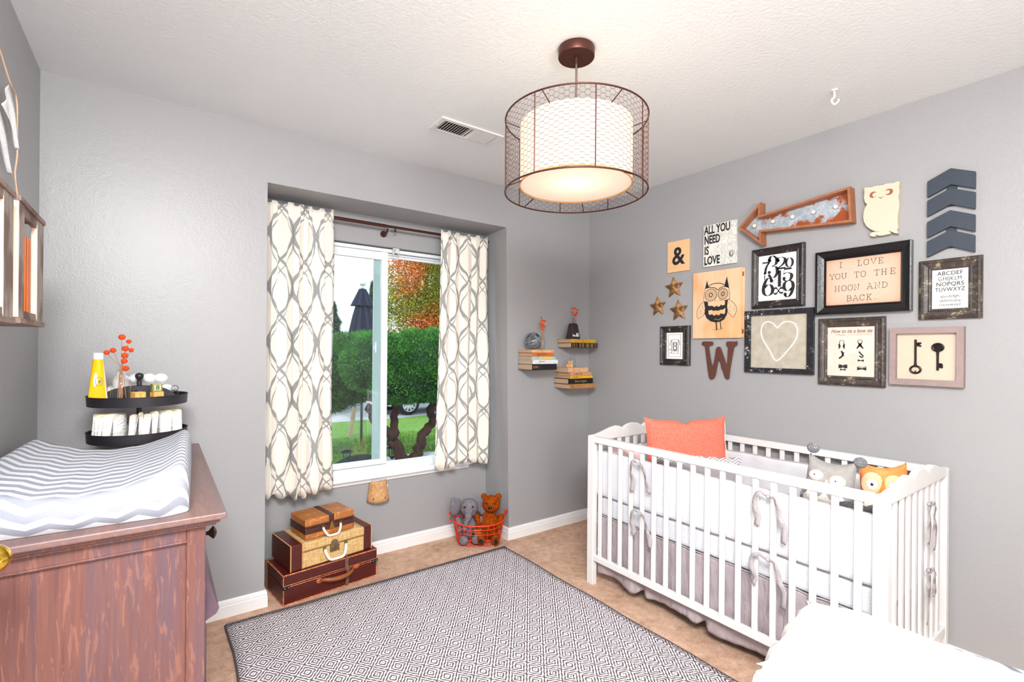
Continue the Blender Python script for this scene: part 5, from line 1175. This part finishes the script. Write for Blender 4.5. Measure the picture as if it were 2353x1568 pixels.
for x, z in ((.185, .076), (.392, .092)): MB().ell((x, -.003, z), .018, .004, .013).build('handle_patch', plain('orange_leather', s2(176, 92, 48), .45), t, smooth=180)
for x in (.0, .52):
    for s_ in (0, 1): 
        x0 = -.003 if x == 0 else .52-.035
        MB().box(x0, -.004, .082, x0+.038, .0, .102).build('corner_guard', LEAT if s_ else BLACKMET, t, bevel=.003) if s_ == 0 else None
    for k in (0, 1): MB().ball(((.008 if x == 0 else .512)+(.018*k if x == 0 else -.018*k), -.005, .092), .0035, 8, 6).build('rivet', SILV, t, smooth=180)
t = case('vintage_suitcase', 'middle suitcase of tweed canvas with brown leather ends and ivory handle', (.551, 2.687, .1585), 9.3, .455, .262, .134, TWD, .088, None)
for x0, x1 in ((-.002, .062), (.455-.05, .457)): MB().box(x0, -.0025, -.0005, x1, .2645, .1365).build('leather_end', LEA, t, bevel=.009, seg=3)
m = MB()
for x in (.0625, .4045, .0585): m.tube([(x, -.0028, .004), (x, -.0028, .136), (x, .262, .1368)], .0014, 5)
for x in (.001, .455): m.tube([(x, -.002, .003), (x, -.002, .134)], .0028, 5).tube([(x, 0, .1355), (x, .262, .1355)], .0028, 5)
m.build('stitched_edging', plain('tan_stitching', s2(214, 160, 104), .6), t)
MB().tube([(0, -.0015, .087), (.455, -.0015, .087)], .0012, 5).build('lid_seam', plain('dark_seam', s2(92, 60, 36), .7), t)
MB().box(.208, -.005, .048, .262, 0, .082).box(.226, -.0065, .054, .254, -.004, .076).build('lock_plate', IRON, t, bevel=.0015)
MB().prism([(.21, .084), (.218, .106), (.228, .112), (.242, .112), (.25, .104), (.252, .084), (.24, .072), (.224, .072)], .0, .007).xf(Matrix.Rotation(rad(90), 4, 'X')).build('hasp', IRON, t, bevel=.001)
handle(t, .178, .298, .074, .058, IVO)
t = case('vintage_suitcase', 'small tan suitcase with a dark brown band and ivory handle, on top of the stack', (.630, 2.72, .2935), 10, .275, .196, .108, TAN, .062, None)
MB().box(-.0015, -.0015, .031, .2765, .1975, .0605).box(-.002, -.0022, .0625, .277, .198, .076).build('croc_band', CROC, t, bevel=.003)
MB().box(.128, -.0025, .061, .158, .0, .1095).box(.128, -.002, .107, .158, .197, .1098).build('lid_stripe', CROC, t, bevel=.002)
m = MB()
for x in (.001, .274): m.tube([(x, .001, .003), (x, .001, .106)], .002, 5)
m.tube([(0, .0005, .1065), (.275, .0005, .1065)], .0018, 5); m.build('worn_edging', EDG, t)
MB().prism([(.128, .034), (.136, .058), (.140, .074), (.146, .074), (.15, .058), (.158, .034)], 0, .008).xf(Matrix.Rotation(rad(90), 4, 'X')).build('brass_clasp', plain('brass_clasp', s2(176, 140, 60), .3, .9), t, bevel=.001)
handle(t, .093, .193, .052, .046, IVO, w=.012)

# ------------------------------------------------------------------ basket of soft toys
ORW = plain('orange_red_wire', s2(240, 52, 14), .35)
bk = thing('wire_basket', 'orange-red oval wire basket of soft toys on the carpet in the recess', 'basket', (1.775, 2.825, .001), (0, 0, rad(-31)))
def ov(a, z):  # superellipse oval, flaring upward
    f = z/.15; rx, ry = .142+.030*f, .084+.026*f; n_ = 2.5
    c, s_ = cos(a), sin(a); return (rx*math.copysign(abs(c)**(2/n_), c), ry*math.copysign(abs(s_)**(2/n_), s_), z+.004)
def rimz(a): return .15-.018*sin(a*1)*0+.012*cos(2*a)*-1*-1*.6
MB().tube([V(ov(k*pi/32, .148))+V((0, 0, .008*cos(2*k*pi/32))) for k in range(64)], .0048, 8, closed=True).build('rim', ORW, bk, smooth=60)
for zz in (.0, .042, .08, .116): MB().tube([V(ov(k*pi/32, zz))+V((0, 0, .004*cos(2*k*pi/32)*(zz/.11)+.0015*sin(k*1.3))) for k in range(64)], .0021, 6, closed=True).build('hoop', ORW, bk, smooth=60)
for k in range(22):
    a = (k+.5)*2*pi/22; MB().tube([ov(a, 0), ov(a, .05), ov(a, .1), V(ov(a, .148))+V((0, 0, .008*cos(2*a)))], .0021, 6).build('upright_wire', ORW, bk)
m = MB()
for k in range(-4, 5): x = k*.028; y = .078*(1-abs(x/.142)**2.5)**.4; m = MB().tube([(x, -y, .003), (x, y, .003)], .002, 5); m.build('floor_wire', ORW, bk)
for k in range(-2, 3): y = k*.026; x = .138*(1-abs(y/.084)**2.5)**.4; MB().tube([(-x, y, .0055), (x, y, .0055)], .002, 5).build('floor_wire', ORW, bk)
for s_ in (-1, 1):
    MB().tube(smoothpts([(s_*xx_+.55*yy_, yy_, zz_) for xx_, yy_, zz_ in ((.160, -.04, .155), (.176, -.042, .185), (.186, -.022, .208), (.186, .018, .208), (.176, .036, .185), (.160, .034, .155))], 5), .01, flat=(.014, .0035, (1, 0, .2))).build('strap_handle', ORW, bk, smooth=50)
BZ = rad(-31)
def local(x, y, z): return (1.775+x*cos(BZ)-y*sin(BZ), 2.825+x*sin(BZ)+y*cos(BZ), z)
GFUR = M('grey_plush', s2(132, 126, 134), .95, spec=.1); GFUR.base(GFUR.mix(GFUR.noise(60, 4).step(.3, .7), s2(140, 134, 142), s2(112, 106, 114))); GFUR.bump(GFUR.noise(420, 2), .003, 1); GFUR = GFUR.m
BFUR = M('brown_teddy_fur', s2(178, 88, 20), .95, spec=.1); BFUR.base(BFUR.mix(BFUR.noise(70, 5, rough=.8).step(.35, .65), s2(196, 92, 16), s2(116, 42, 4))); BFUR.bump(BFUR.noise(300, 3), .008, 1); BFUR = BFUR.m
EYE = plain('glossy_black_eye', s2(10, 8, 8), .12)
el = thing('plush_elephant', 'grey plush elephant sitting in the left of the orange basket', 'soft toy', local(-.066, .006, .012), (0, 0, BZ+rad(4))); el.scale = (1.14,)*3
m = MB().ell((0, .01, .07), .052, .045, .07).ell((0, 0, .2), .056, .05, .05).ell((0, -.018, .182), .042, .04, .036)
for x, y, z, r in ((-.004, -.045, .185, .026), (-.008, -.058, .165, .022), (-.014, -.064, .145, .0185), (-.022, -.066, .125, .016), (-.028, -.066, .108, .015), (-.03, -.068, .094, .016)): m.ell((x, y, z), r, r, r)
for s_ in (-1, 1):
    m.ell((s_*.058, -.02, .115), .018, .02, .038, (0, s_*.5, 0)).ell((s_*.06, -.045, .085), .017, .026, .018); m.ell((s_*.034, -.052, .03), .027, .042, .026).ell((s_*.036, -.078, .03), .028, .016, .028)
m.build('body', GFUR, el, remesh=.0045)
for s_, ro in ((-1, (0, .25, .35)), (1, (.0, -.3, -.35))):
    m = MB().ell((s_*.08, .0, .205 if s_ < 0 else .195), .036, .009, .052, ro).ell((s_*.088, .006, .235 if s_ < 0 else .165), .024, .01, .026, ro)
    m.build('ear', GFUR, el, remesh=.004)
for s_ in (-1, 1): MB().ball((-.006+s_*.024, -.047, .213), .006, 12, 8).build('eye', EYE, el, smooth=180)
be = thing('teddy_bear', 'large rusty-brown teddy bear sitting in the right of the orange basket', 'soft toy', local(.07, -.002, .012), (0, 0, BZ-rad(4))); be.scale = (1.18,)*3
m = MB().ell((0, .01, .085), .058, .05, .085).ell((.012, 0, .21), .053, .05, .05).ell((.008, -.04, .198), .026, .024, .022)
for s_ in (-1, 1):
    m.ell((.012+s_*.042, .008, .252), .019, .012, .02); m.ell((s_*.062, -.012, .125), .019, .024, .045, (.4, s_*.5, 0)).ell((s_*.058, -.045, .095), .018, .03, .018); m.ell((s_*.038, -.05, .035), .026, .044, .026).ell((s_*.042, -.082, .032), .024, .016, .03)
m.build('body', BFUR, be, remesh=.0045)
MB().ell((.008, -.062, .207), .0125, .007, .010).build('nose', EYE, be, smooth=180)
for s_ in (-1, 1): MB().ball((.010+s_*.022, -.047, .226), .0048, 12, 8).build('eye', EYE, be, smooth=180)
for s_ in (-1, 1): MB().ell((s_*.042, -.098, .03), .012, .003, .015).build('foot_pad', plain('black_plush_pad', s2(20, 16, 16), .8), be, smooth=180)
cu = thing('plush_cub', 'small tan-brown bear cub toy with black nose low in the basket', 'soft toy', local(-.012, -.062, .062), (0, 0, BZ-rad(20)))
CUF = plain('ginger_plush', s2(196, 106, 36), .95, var=.35, sc=60, bsc=260, bd=.004)
m = MB().ell((0, .0, .03), .032, .026, .028).ell((-.012, -.014, .02), .017, .016, .014).ell((.02, .012, .0), .03, .024, .028)
for s_ in (-1, 1): m.ell((s_*.022, .004, .054), .01, .006, .01)
m.build('body', CUF, cu, remesh=.0035)
MB().ell((-.014, -.03, .022), .0105, .006, .010).build('nose', EYE, cu, smooth=180)
for s_ in (-1, 1): MB().ball((-.008+s_*.013, -.024, .038), .003, 10, 6).build('eye', EYE, cu, smooth=180)

# ------------------------------------------------------------------ crib
CX0, CX1, CY0, CY1 = 1.972, 2.692, .577, 1.985
cr = thing('crib', 'white slatted wooden crib with scalloped ends against the gallery wall', 'crib', (CX0, CY0, 0)); TC = Matrix.Translation((-CX0, -CY0, 0))
def cb(name, *bx, bev=.003):
    m = MB()
    for b_ in bx: m.box(*b_)
    return m.xf(TC).build(name, WHITE, cr, bevel=bev)
for x in (CX0, CX1-.034):
    for y in (CY0, CY1-.045): cb('post', (x, y, 0, x+.034, y+.045, .832))
for x, w_ in ((CX0+.001, .030), (CX1-.031, .030)):
    cb('top_rail', (x, CY0+.045, .800, x+w_, CY1-.045, .834)); cb('bottom_rail', (x+.003, CY0+.045, .138, x+w_-.003, CY1-.045, .17))
def scallop(u):
    P_ = [(0, .837), (.06, .838), (.13, .849), (.24, .869), (.30, .875), (.345, .869), (.378, .853), (.378, .853), (.40, .865), (.44, .877), (.5, .882)]
    u = min(u, 1-u)
    for a, b in zip(P_, P_[1:]):
        if a[0] <= u <= b[0]: return a[1]+(b[1]-a[1])*((u-a[0])/max(1e-6, b[0]-a[0]))
    return .882
for y in (CY0+.002, CY1-.024):
    n_ = 60; wd_ = CX1-CX0-.003; pts = [(.0015, .802)]+[(.0015+k/n_*wd_, scallop(k/n_)) for k in range(n_+1)]+[(.0015+wd_, .802)]
    m = MB().prism(pts, -.022, 0); m.xf(Matrix.Translation((0, y-CY0, 0)) @ Matrix.Rotation(rad(90), 4, 'X')); m.build('scalloped_end_panel', WHITE, cr, bevel=.004, seg=3)
    cb('end_bottom_rail', (CX0+.034, y, .138, CX1-.034, y+.022, .18))
s0 = MB().box(-.006, -.0125, .165, .006, .0125, .805).build('slat', WHITE, None, bevel=.004, seg=2)
first = True
for x in (CX0+.016, CX1-.016):
    for k in range(18):
        o = s0 if first else s0.copy(); 
        if not first: C.objects.link(o)
        first = False; o.parent = cr; o.location = (x-CX0, 1.901-.0725*k-CY0, 0)
for y in (CY0+.013, CY1-.013):
    for k in range(8):
        o = s0.copy(); C.objects.link(o); o.parent = cr; o.location = (.034+.076+.0722*k-.006, y-CY0, 0); o.rotation_euler = (0, 0, rad(90)); o.scale = (1, 1.25, 1)
for y in (CY0-.001,): 
    for x in (CX0+.012, CX1-.012): MB().cyl((x-CX0, y-CY0, .815), (x-CX0, y-CY0-.0008, .815), .0022, n=10).build('screw_cap', plain('beige_screw_cap', s2(196, 186, 176), .6), cr)
MAT = M('white_mattress_knit', s2(220, 222, 228), .9); MAT.bump(MAT.noise(220, 2), .002); MAT = MAT.m
def wob(z): return .006*mn.noise(V((0, 0, z*9)))
mt = thing('crib_mattress', 'white crib mattress with grey piping lying inside the crib', 'mattress', (2.33, 1.28, .385))
m = MB().box(-.305, -.66, 0, .305, .66, .112); m.build('mattress_cover', MAT, mt, bevel=.02, seg=3)
PIPE = plain('grey_piping', s2(176, 168, 170), .8)
m = MB().tube([(-.31, -.665+1.33*k/60, .004+.005*mn.noise(V((k*.35, 1, 2)))) for k in range(61)], .0028, 6).build('piping', PIPE, mt)
# bumper
QU = M('white_quilted_cotton', s2(216, 217, 222), .9); QU.bump(QU.noise(14, 3)*.8+QU.noise(260, 2)*.1, .012, .8); QU = QU.m
bu = thing('crib_bumper', 'white padded crib bumper with grey piping and ribbon ties around the inside of the crib', 'crib bumper', (2.33, 1.28, .5))
def panel(nm, p0, p1, z0, z1, nrm):
    p0, p1, nn_ = V((*p0, 0)), V((*p1, 0)), V((*nrm, 0)); L_ = (p1-p0).length; n_ = max(12, int(L_/.02))
    def fn(u, v):
        a = v*2*pi; hh = (z1-z0)/2; th = .0115
        zc_ = (z0+z1)/2+.005*mn.noise(V((u*L_*7, 3, 1))); q = p0+(p1-p0)*u
        c, s_ = cos(a), sin(a); puff = 1+.35*sin(u*L_*2*pi/.22)**2
        return V((q.x, q.y, zc_+hh*math.copysign(abs(s_)**.35, s_)))+nn_*(th*puff*math.copysign(abs(c)**.8, c)*(1 if abs(s_) < .98 else .4))-V((2.33, 1.28, .5))
    m = MB().grid(lambda v, u: fn(u, v), 28, n_, closeu=True); n0 = len(m.f)
    m.f.append(tuple(range(28))[::-1]); m.f.append(tuple(n_*28+k for k in range(28)))
    o = m.build(nm, QU, bu, smooth=60)
    for z in (z0, z1):
        MB().tube([(p0+(p1-p0)*(k/n_)-nn_*.004+V((-2.33, -1.28, z-.5+.005*mn.noise(V((k/n_*L_*7, 3, 1))))))[:] for k in range(n_+1)], .0034, 6).build('piping', PIPE, o)
panel('front_panel', (2.014, .62), (2.014, 1.945), .503, .752, (-1, 0)); panel('rear_panel', (2.65, .62), (2.65, 1.945), .503, .752, (1, 0))
panel('near_end_panel', (2.03, .618), (2.635, .618), .503, .752, (0, -1)); panel('far_end_panel', (2.03, 1.945), (2.635, 1.945), .503, .752, (0, 1))
TIE = M('grey_linen_tie', s2(168, 161, 163), .9); TIE.bump(TIE.noise(80, 3), .004, 1); TIE = TIE.m
def tie(p, out, side, s_=1, seed=0, la=.15, lb=.17):
    g = random.Random(seed); p = V(p)-V((2.33, 1.28, .5)); out = V((*out, 0)); side = V((*side, 0)); k_ = MB()
    k_.ell((0, 0, 0), .013, .009, .009, seg=12, ring=8); n0 = 0
    def strap(pts, w0=.023):
        P_ = smoothpts([p+side*a+out*b+V((0, 0, c)) for a, b, c in pts], 5); m_ = MB(); q = len(P_)
        for i, c in enumerate(P_):
            tw = .35*sin(i*.3+seed); t_ = (P_[min(q-1, i+1)]-P_[max(0, i-1)]).normalized(); w_ = t_.cross(out); w_ = w_.normalized() if w_.length > .1 else side
            w_ = (w_*cos(tw)+out*sin(tw)); h = w0*(.45+.55*min(1, i/q*1.6))*.5*(1+.06*sin(i*1.7))
            m_.v += [tuple(c-w_*h), tuple(c+out*.004*sin(i*.9)), tuple(c+w_*h)]
        for i in range(q-1): m_.f += [(i*3, i*3+1, i*3+4, i*3+3), (i*3+1, i*3+2, i*3+5, i*3+4)]
        return m_
    o = k_.xf(Matrix.Translation(p+out*.012)).build('tie', TIE, bu, smooth=180)
    l1 = strap([(0, .014, 0), (-.022*s_, .022, .014), (-.042*s_, .02, -.006), (-.046*s_, .016, -.05), (-.036*s_, .014, -.09), (-.044*s_, .012, -la)])
    l1.build('tie_tail', TIE, o, smooth=180, solid=.001)
    strap([(0, .014, 0), (.026, .022, .0), (.04, .02, -.03), (.048, .016, -.075), (.062, .014, -.11), (.058, .012, -lb)]).build('tie_tail', TIE, o, smooth=180, solid=.001)
tie((1.972, 1.610, .744), (-1, 0), (0, -1), 1, 1, .15, .13); tie((1.972, 1.60, .497), (-1, 0), (0, -1), 1.1, 2, .12, .15)
tie((1.972, .966, .742), (-1, 0), (0, -1), 1.1, 3, .13, .17); tie((1.972, .965, .492), (-1, 0), (0, -1), 1.4, 4, .12, .17)
tie((2.375, .578, .742), (0, -1), (1, 0), .4, 5, .15, .19); tie((2.375, .578, .49), (0, -1), (1, 0), .4, 6, .2, .1)
# dust ruffle
RUF = M('mauve_grey_linen', s2(176, 164, 168), .9); RUF.bump(RUF.noise(22, 4, (1, 1, .3))*.9+RUF.noise(300, 2)*.1, .03, 1); RUF = RUF.m
ru = thing('crib_skirt', 'mauve-grey pleated linen skirt hanging below the mattress of the crib', 'crib skirt', (2.33, 1.28, .38))
def skirt(nm, p0, p1, nrm, seed, pleats):
    p0, p1, nn_ = V((*p0, 0)), V((*p1, 0)), V((*nrm, 0)); L_ = (p1-p0).length; n_ = int(L_/.006)
    def fn(u, v):
        q = p0+(p1-p0)*u; s_ = u*L_; w_ = .0045+.010*v
        d = w_*sin(s_*21+seed+2*sin(s_*5))+.004*mn.noise(V((s_*9, v*6, seed)))
        for pl_ in pleats: e = (s_-pl_)/.014; d -= .016*math.exp(-e*e)*(.5+v)
        zb_ = .058+.012*sin(s_*13+seed)+.008*mn.noise(V((s_*20, 0, seed)))
        for pl_ in pleats: e = (s_-pl_)/.02; zb_ += .028*math.exp(-e*e)
        return q+nn_*d+V((-2.33, -1.28, (.384-.38)*(1-v)+(zb_-.38)*v))
    m = MB().grid(fn, n_, 26); m.build(nm, RUF, ru, smooth=180, solid=.0015)
skirt('front_panel', (2.022, 1.94), (2.022, .62), (-1, 0), 1, (.30, .66, 1.0)); skirt('near_end_panel', (2.03, .622), (2.63, .622), (0, -1), 2, (.3,)); skirt('rear_panel', (2.64, .63), (2.64, 1.93), (1, 0), 3, (.66,))
MB().box(-.30, -.65, -.012, .30, .65, .0).build('platform_cloth', RUF, ru)

# pillows
def pillow(w, h, d, n=26, pinch=.10, seed=0, uvs=1, notch=0):
    m = MB()
    for side in (1, -1):
        def fn(u, v):
            a, b = (u-.5)*2, (v-.5)*2
            px_ = a*w/2*(1-pinch*(1-b*b)*abs(a)**3*0-pinch*.5*(b*b*0+ (1-abs(b)**4))*abs(a)**6)
            py_ = b*h/2*(1-pinch*.8*(1-abs(a)**4)*abs(b)**6)-notch*math.exp(-(a/.12)**2)*max(0, b)**6
            e = max(0, (1-a**4))**.55*max(0, (1-b**4))**.55
            return (px_, py_, side*d/2*e*(1+.12*mn.noise(V((a*2+seed, b*2, side)))))
        s_ = len(m.v)
        m.grid(fn, n, n, lambda u, v: (u*w*uvs, v*h*uvs))
        if side < 0: m.f = [f_[::-1] if min(f_) >= s_ else f_ for f_ in m.f]
    return m
def standing(name, label, cat, c, right, tilt, roll=0, group=None):
    """right = direction of the thing's own right in plan; tilt leans it back"""
    t = thing(name, label, cat); r = V((*right, 0)).normalized(); out = V((-r.y, r.x, 0))*-1 if False else r.cross(V((0, 0, 1)))
    B = Matrix(((r.x, 0, out.x, c[0]), (r.y, 0, out.y, c[1]), (0, 1, 0, c[2]), (0, 0, 0, 1))) @ Matrix.Rotation(rad(-tilt), 4, 'X') @ Matrix.Rotation(rad(roll), 4, 'Z')
    t.matrix_world = B; return t
HER = M('coral_herringbone', s2(238, 96, 76), .85); hu, hv, _ = HER.xyz('UV')
hl = ((hv+(hu/.032).tri()*.009)/.0068).fr().lt(.26); HER.base(HER.mix(hl*HER.noise(260, 2).step(.35, .5), s2(240, 92, 70), s2(252, 176, 156))); HER.bump(HER.noise(400, 2), .001); HER = HER.m
t = standing('coral_cushion', 'large coral-red herringbone cushion with cream back at the far end of the crib', 'cushion', (2.325, 1.585, .731), (.357, -.236), 6, 1)
pillow(.455, .46, .11, pinch=.12, notch=.022).build('cushion_cover', HER, t, smooth=180, bevel=0)
MB().tube([(-.222+.002*sin(k), -.22+.44*k/20, -.004) for k in range(21)], .002, 5).xf(Matrix.Diagonal((-1, 1, 1, 1))).build('cream_backing_edge', plain('cream_cotton', s2(246, 232, 208), .9), t)
GCH = M('grey_zigzag_print', s2(152, 146, 146), .85); u, v, _ = GCH.xyz('UV')
zz = v+(u/.062).tri()*.022; band = ((zz/.125).fr()); strp = ((zz/.0145).fr().lt(.42))*(band.lt(.38)); GCH.base(GCH.mix(strp, s2(150, 144, 146), s2(244, 244, 244))); GCH = GCH.m
t = standing('grey_cushion', 'grey rectangular cushion with white zigzag lines in front of the coral cushion', 'cushion', (2.225, 1.455, .648), (.25, -.32), 8, -1)
pillow(.42, .29, .10, pinch=.10, seed=4).build('cushion_cover', GCH, t, smooth=180)
pp = standing('pink_cushion', 'pale pink cushion tucked behind the coral cushion at the far crib end', 'cushion', (2.13, 1.83, .65), (.9, -.2), 8)
pillow(.22, .28, .08, seed=7).build('cushion_cover', plain('pale_pink_cotton', s2(236, 214, 214), .9, bsc=200), pp, smooth=180)
# grey owl plush
OWG = plain('grey_felted_wool', s2(160, 156, 152), .95, var=.12, sc=40, bsc=220, bd=.003); OWC = plain('cream_fleece', s2(244, 240, 232), .95, bsc=90, bd=.006)
LILAC = plain('taupe_felt', s2(190, 170, 164), .9); BLKD = plain('pupil_bead', s2(90, 70, 90), .4)
POM = M('grey_yarn', s2(170, 172, 178), .95); POM.base(POM.mix((POM.noise(70, 2, dist=2)*40).sn().gt(0), s2(206, 206, 210), s2(158, 160, 168))); POM.bump((POM.noise(70, 2, dist=2)*40).sn(), .004, 1); POM = POM.m
t = standing('owl_plush', 'grey and cream owl plush with pompom ears at the near end of the crib', 'soft toy', (2.17, .838, .705), (.10, -.9), 12, -3)
def ears(w, h, n=40, dip=.03): return [(-w/2, -h/2)]+[(-w/2+w*k/n, h/2-dip*(1-abs(2*k/n-1)**2.2)) for k in range(n+1)]+[(w/2, -h/2)]
def plush(w, h, d, dip, n=30, seed=1):
    m = MB()
    for side in (1, -1):
        s_ = len(m.v)
        def fn(u, v):
            a, b = (u-.5)*2, (v-.5)*2; top = h/2-dip*(1-abs(a)**2.2); y = -h/2+(top+h/2)*v; x = a*w/2*(1-.06*(1-b*b)*0+.05*(1-b)*(1-abs(a)*0)*.5)
            if b < -.6: x *= 1-.22*((-.6-b)/.4)**2
            e = max(0, (1-a**4))**.5*max(0, (1-b**6))**.5; return (x, y, side*d/2*e)
        m.grid(fn, n, n)
        if side < 0: m.f = [f_[::-1] if min(f_) >= s_ else f_ for f_ in m.f]
    return m
bd = plush(.165, .385, .10, .028).build('body', OWG, t, smooth=180)
m = MB()
n_ = 24
def fnb(u, v):
    a = (u-.5)*2; y = -.185+v*(.24-.03*abs(sin(a*4.7))); b = y/.1925
    e = max(0, (1-(a*.93)**4))**.5*max(0, (1-b**6))**.5; return (a*.080, y, .05*e+.0035)
MB().grid(fnb, 30, 20).build('cream_belly', OWC, t, smooth=180)
for (x, y, r) in ((-.038, .108, .024), (.036, .098, .027)):
    MB().ell((x, y, .0475), r*1.15, r*1.0, .006).build('eye_ring', LILAC, t, smooth=180); MB().ell((x, y, .0495), r*.92, r*.78, .0065).build('eye_white', PAPER, t, smooth=180); MB().ell((x-.004, y+.002, .0558), .003, .004, .0015).build('pupil', BLKD, t, smooth=180)
MB().ell((0, .09, .05), .008, .01, .006).build('beak', LILAC, t, smooth=180)
for (x, y) in ((-.074, .215), (.092, .19)): MB().ball((x, y, 0), .023, 16, 12, (1, .95, 1)).build('pompom_ear', POM, t, smooth=180)
m = MB()
for x in (-.086, .09): MB().ell((x, -.03, .0), .012, .09, .035).build('wing', POM, t, smooth=180)
# orange owl plush
ORP = plain('orange_plush', s2(244, 162, 96), .95, var=.18, sc=18, col2=s2(246, 140, 70), bsc=160, bd=.004); PEA = plain('peach_felt', s2(250, 200, 160), .9)
t = standing('owl_plush', 'orange owl plush with white flower eyes in the near corner of the crib', 'soft toy', (2.40, .712, .69), (.12, -.9), 10, 6); t.scale = (.86, 1, .9)
plush(.185, .36, .10, .026).build('body', ORP, t, smooth=180)
for (x, y, sx_) in ((-.036, .085, 1), (.048, .078, 1)):
    MB().ell((x, y, .044), .046, .05, .008).build('peach_face', PEA, t, smooth=180)
    m = MB()
    for k in range(9): a = k*2*pi/9; m.ell((x+.015*cos(a), y+.015*sin(a), .0525), .0085, .0085, .002, seg=10, ring=6)
    m.ell((x, y, .0528), .014, .014, .002); m.build('flower_eye', PAPER, t, remesh=.0012)
    MB().ell((x, y, .0553), .0062, .0062, .002).build('pupil', plain('maroon_bead', s2(76, 8, 34), .3), t, smooth=180)
MB().ell((.008, .058, .053), .0125, .015, .005).build('beak', plain('bright_orange_felt', s2(248, 146, 14), .9), t, smooth=180)
MB().grid(fnb, 30, 20).xf(Matrix.Translation((0, -.02, .002)) @ Matrix.Diagonal((1.1, .9, 1, 1))).build('cream_belly', OWC, t, smooth=180)
t = thing('striped_soft_toy', 'grey rippled fleece toy lying by the front rail under the owls', 'soft toy', (2.095, .72, .70)); m = MB().ell((0, 0, 0), .045, .085, .06).ell((.0, -.06, .015), .04, .03, .05)
m.build('body', POM, t, remesh=.004)
tw = thing('rolled_blanket', 'cream rolled blanket lying between the orange owl and the end of the crib', 'blanket', (2.28, .66, .765))
MB().tube([(-.12, -.01, 0), (0, 0, .005), (.12, .005, 0)], .026, 14).build('roll', OWC, tw, smooth=180)

# ------------------------------------------------------------------ ottoman with throw
CHO = chevron('chevron_cotton', s2(242, 243, 245), s2(176, 178, 186), .052, .085, .022)
ot = thing('ottoman', 'ottoman in grey and white chevron cloth mostly hidden by a cream throw', 'ottoman', (1.615, .385, .010), (0, 0, rad(9)))
m = MB().box(-.20, -.32, .10, .20, .30, .40); m.build('upholstered_box', CHO, ot, bevel=.03, seg=4)
def cf(u, v):
    a, b = (u-.5)*2, (v-.5)*2; e = max(0, 1-abs(a)**5)**.3*max(0, 1-abs(b)**5)**.3; return (a*.205, b*.31-.01, .40+.035*e)
MB().grid(cf, 30, 30, lambda u, v: (u*.6, v*.7)).build('cushion_top', CHO, ot, smooth=180)
for x in (-.16, .16):
    for y in (-.28, .26): MB().cyl((x, y, 0), (x, y, .105), .016, .022).build('leg', OAK, ot)
KN = M('cream_ribbed_knit', s2(246, 244, 238), .95, spec=.1); ku, kv, _ = KN.xyz('UV')
KN.bump(((ku/.011)*(2*pi)).sn()*.8+KN.noise(60, 2, kind='UV')*.3, .0016, .5); KN.base(KN.mix((((ku-.40)._o('ABSOLUTE')).lt(.0022)), s2(236, 234, 228), s2(232, 204, 156))); KN = KN.m
th = thing('knitted_throw', 'cream ribbed knitted throw with fringe heaped over the ottoman', 'throw blanket', (1.615, .385, .44), (0, 0, rad(9)))
def hf(x, y):
    """drape height over the ottoman, relative to z = .44"""
    ox, oy = max(0, abs(x)-.27), max(0, abs(y-.0)-.31); d = math.hypot(ox, oy)
    z = .034+.03*math.exp(-((x+.02)/.2)**2-((y-.1)/.25)**2)+.014*mn.noise(V((x*5, y*5, 3)))+.02*max(0, mn.noise(V((x*3+4, y*2.2, 1))))+.03*math.exp(-((x-.12)/.12)**2-((y-.17)/.14)**2)
    return z, d
def tf(u, v):
    a, b = (u-.5)*2, (v-.5)*2; sx_, sy_ = a*.36, b*.46
    # lay over the top, then fall down the sides
    X_ = math.copysign(min(abs(sx_), .215+.05*max(0, abs(sx_)-.215)), sx_); Y_ = math.copysign(min(abs(sy_), .315+.05*max(0, abs(sy_)-.315)), sy_)
    z, _ = hf(X_, Y_); dx, dy = max(0, abs(sx_)-.195), max(0, abs(sy_)-.295); drop = max(dx, dy)+.3*min(dx, dy)
    f_ = .016*sin((u*31 if dy > dx else v*33)+2*sin(v*5))*min(1, drop/.05)
    rnd = .03*(1-math.exp(-drop/.03)) if drop > 0 else 0
    return (X_+math.copysign(f_*(dx > 0)+.012*(dx > 0), sx_), Y_+math.copysign(f_*(dy > 0)+.012*(dy > 0), sy_), z-drop*.95-rnd*.3+.004*mn.noise(V((u*20, v*20, 5))))
m = MB().grid(tf, 90, 90, lambda u, v: (u*.9, v*.95)); m.build('knitted_cloth', KN, th, smooth=180, solid=.006)
m = MB(); g = random.Random(4)
for k in range(60):
    p = V(tf(k/59, 0)); 
for k in range(46):
    for uu, vv in ((0, k/45), (k/45, 1)):
        p = V(tf(uu, vv)); m.tube([p, p+V((-.004 if uu == 0 else g.uniform(-.004, .004), g.uniform(-.004, .004)+(.004 if vv == 1 else 0), -.03)), p+V((g.uniform(-.008, .004), g.uniform(-.006, .008), -.06-g.random()*.02))], .0028, 5)
m.build('fringe', KN, th)

cc = thing('chevron_cushion', 'grey and white chevron cushion peeking out from under the cream throw', 'cushion', (1.634, .392, .455), (0, 0, rad(9)))
pillow(.49, .68, .06, pinch=.13, seed=9).build('cushion_cover', chevron('chevron_cushion_cloth', s2(242, 243, 245), s2(134, 136, 146), .052, .085, .022), cc, smooth=180)
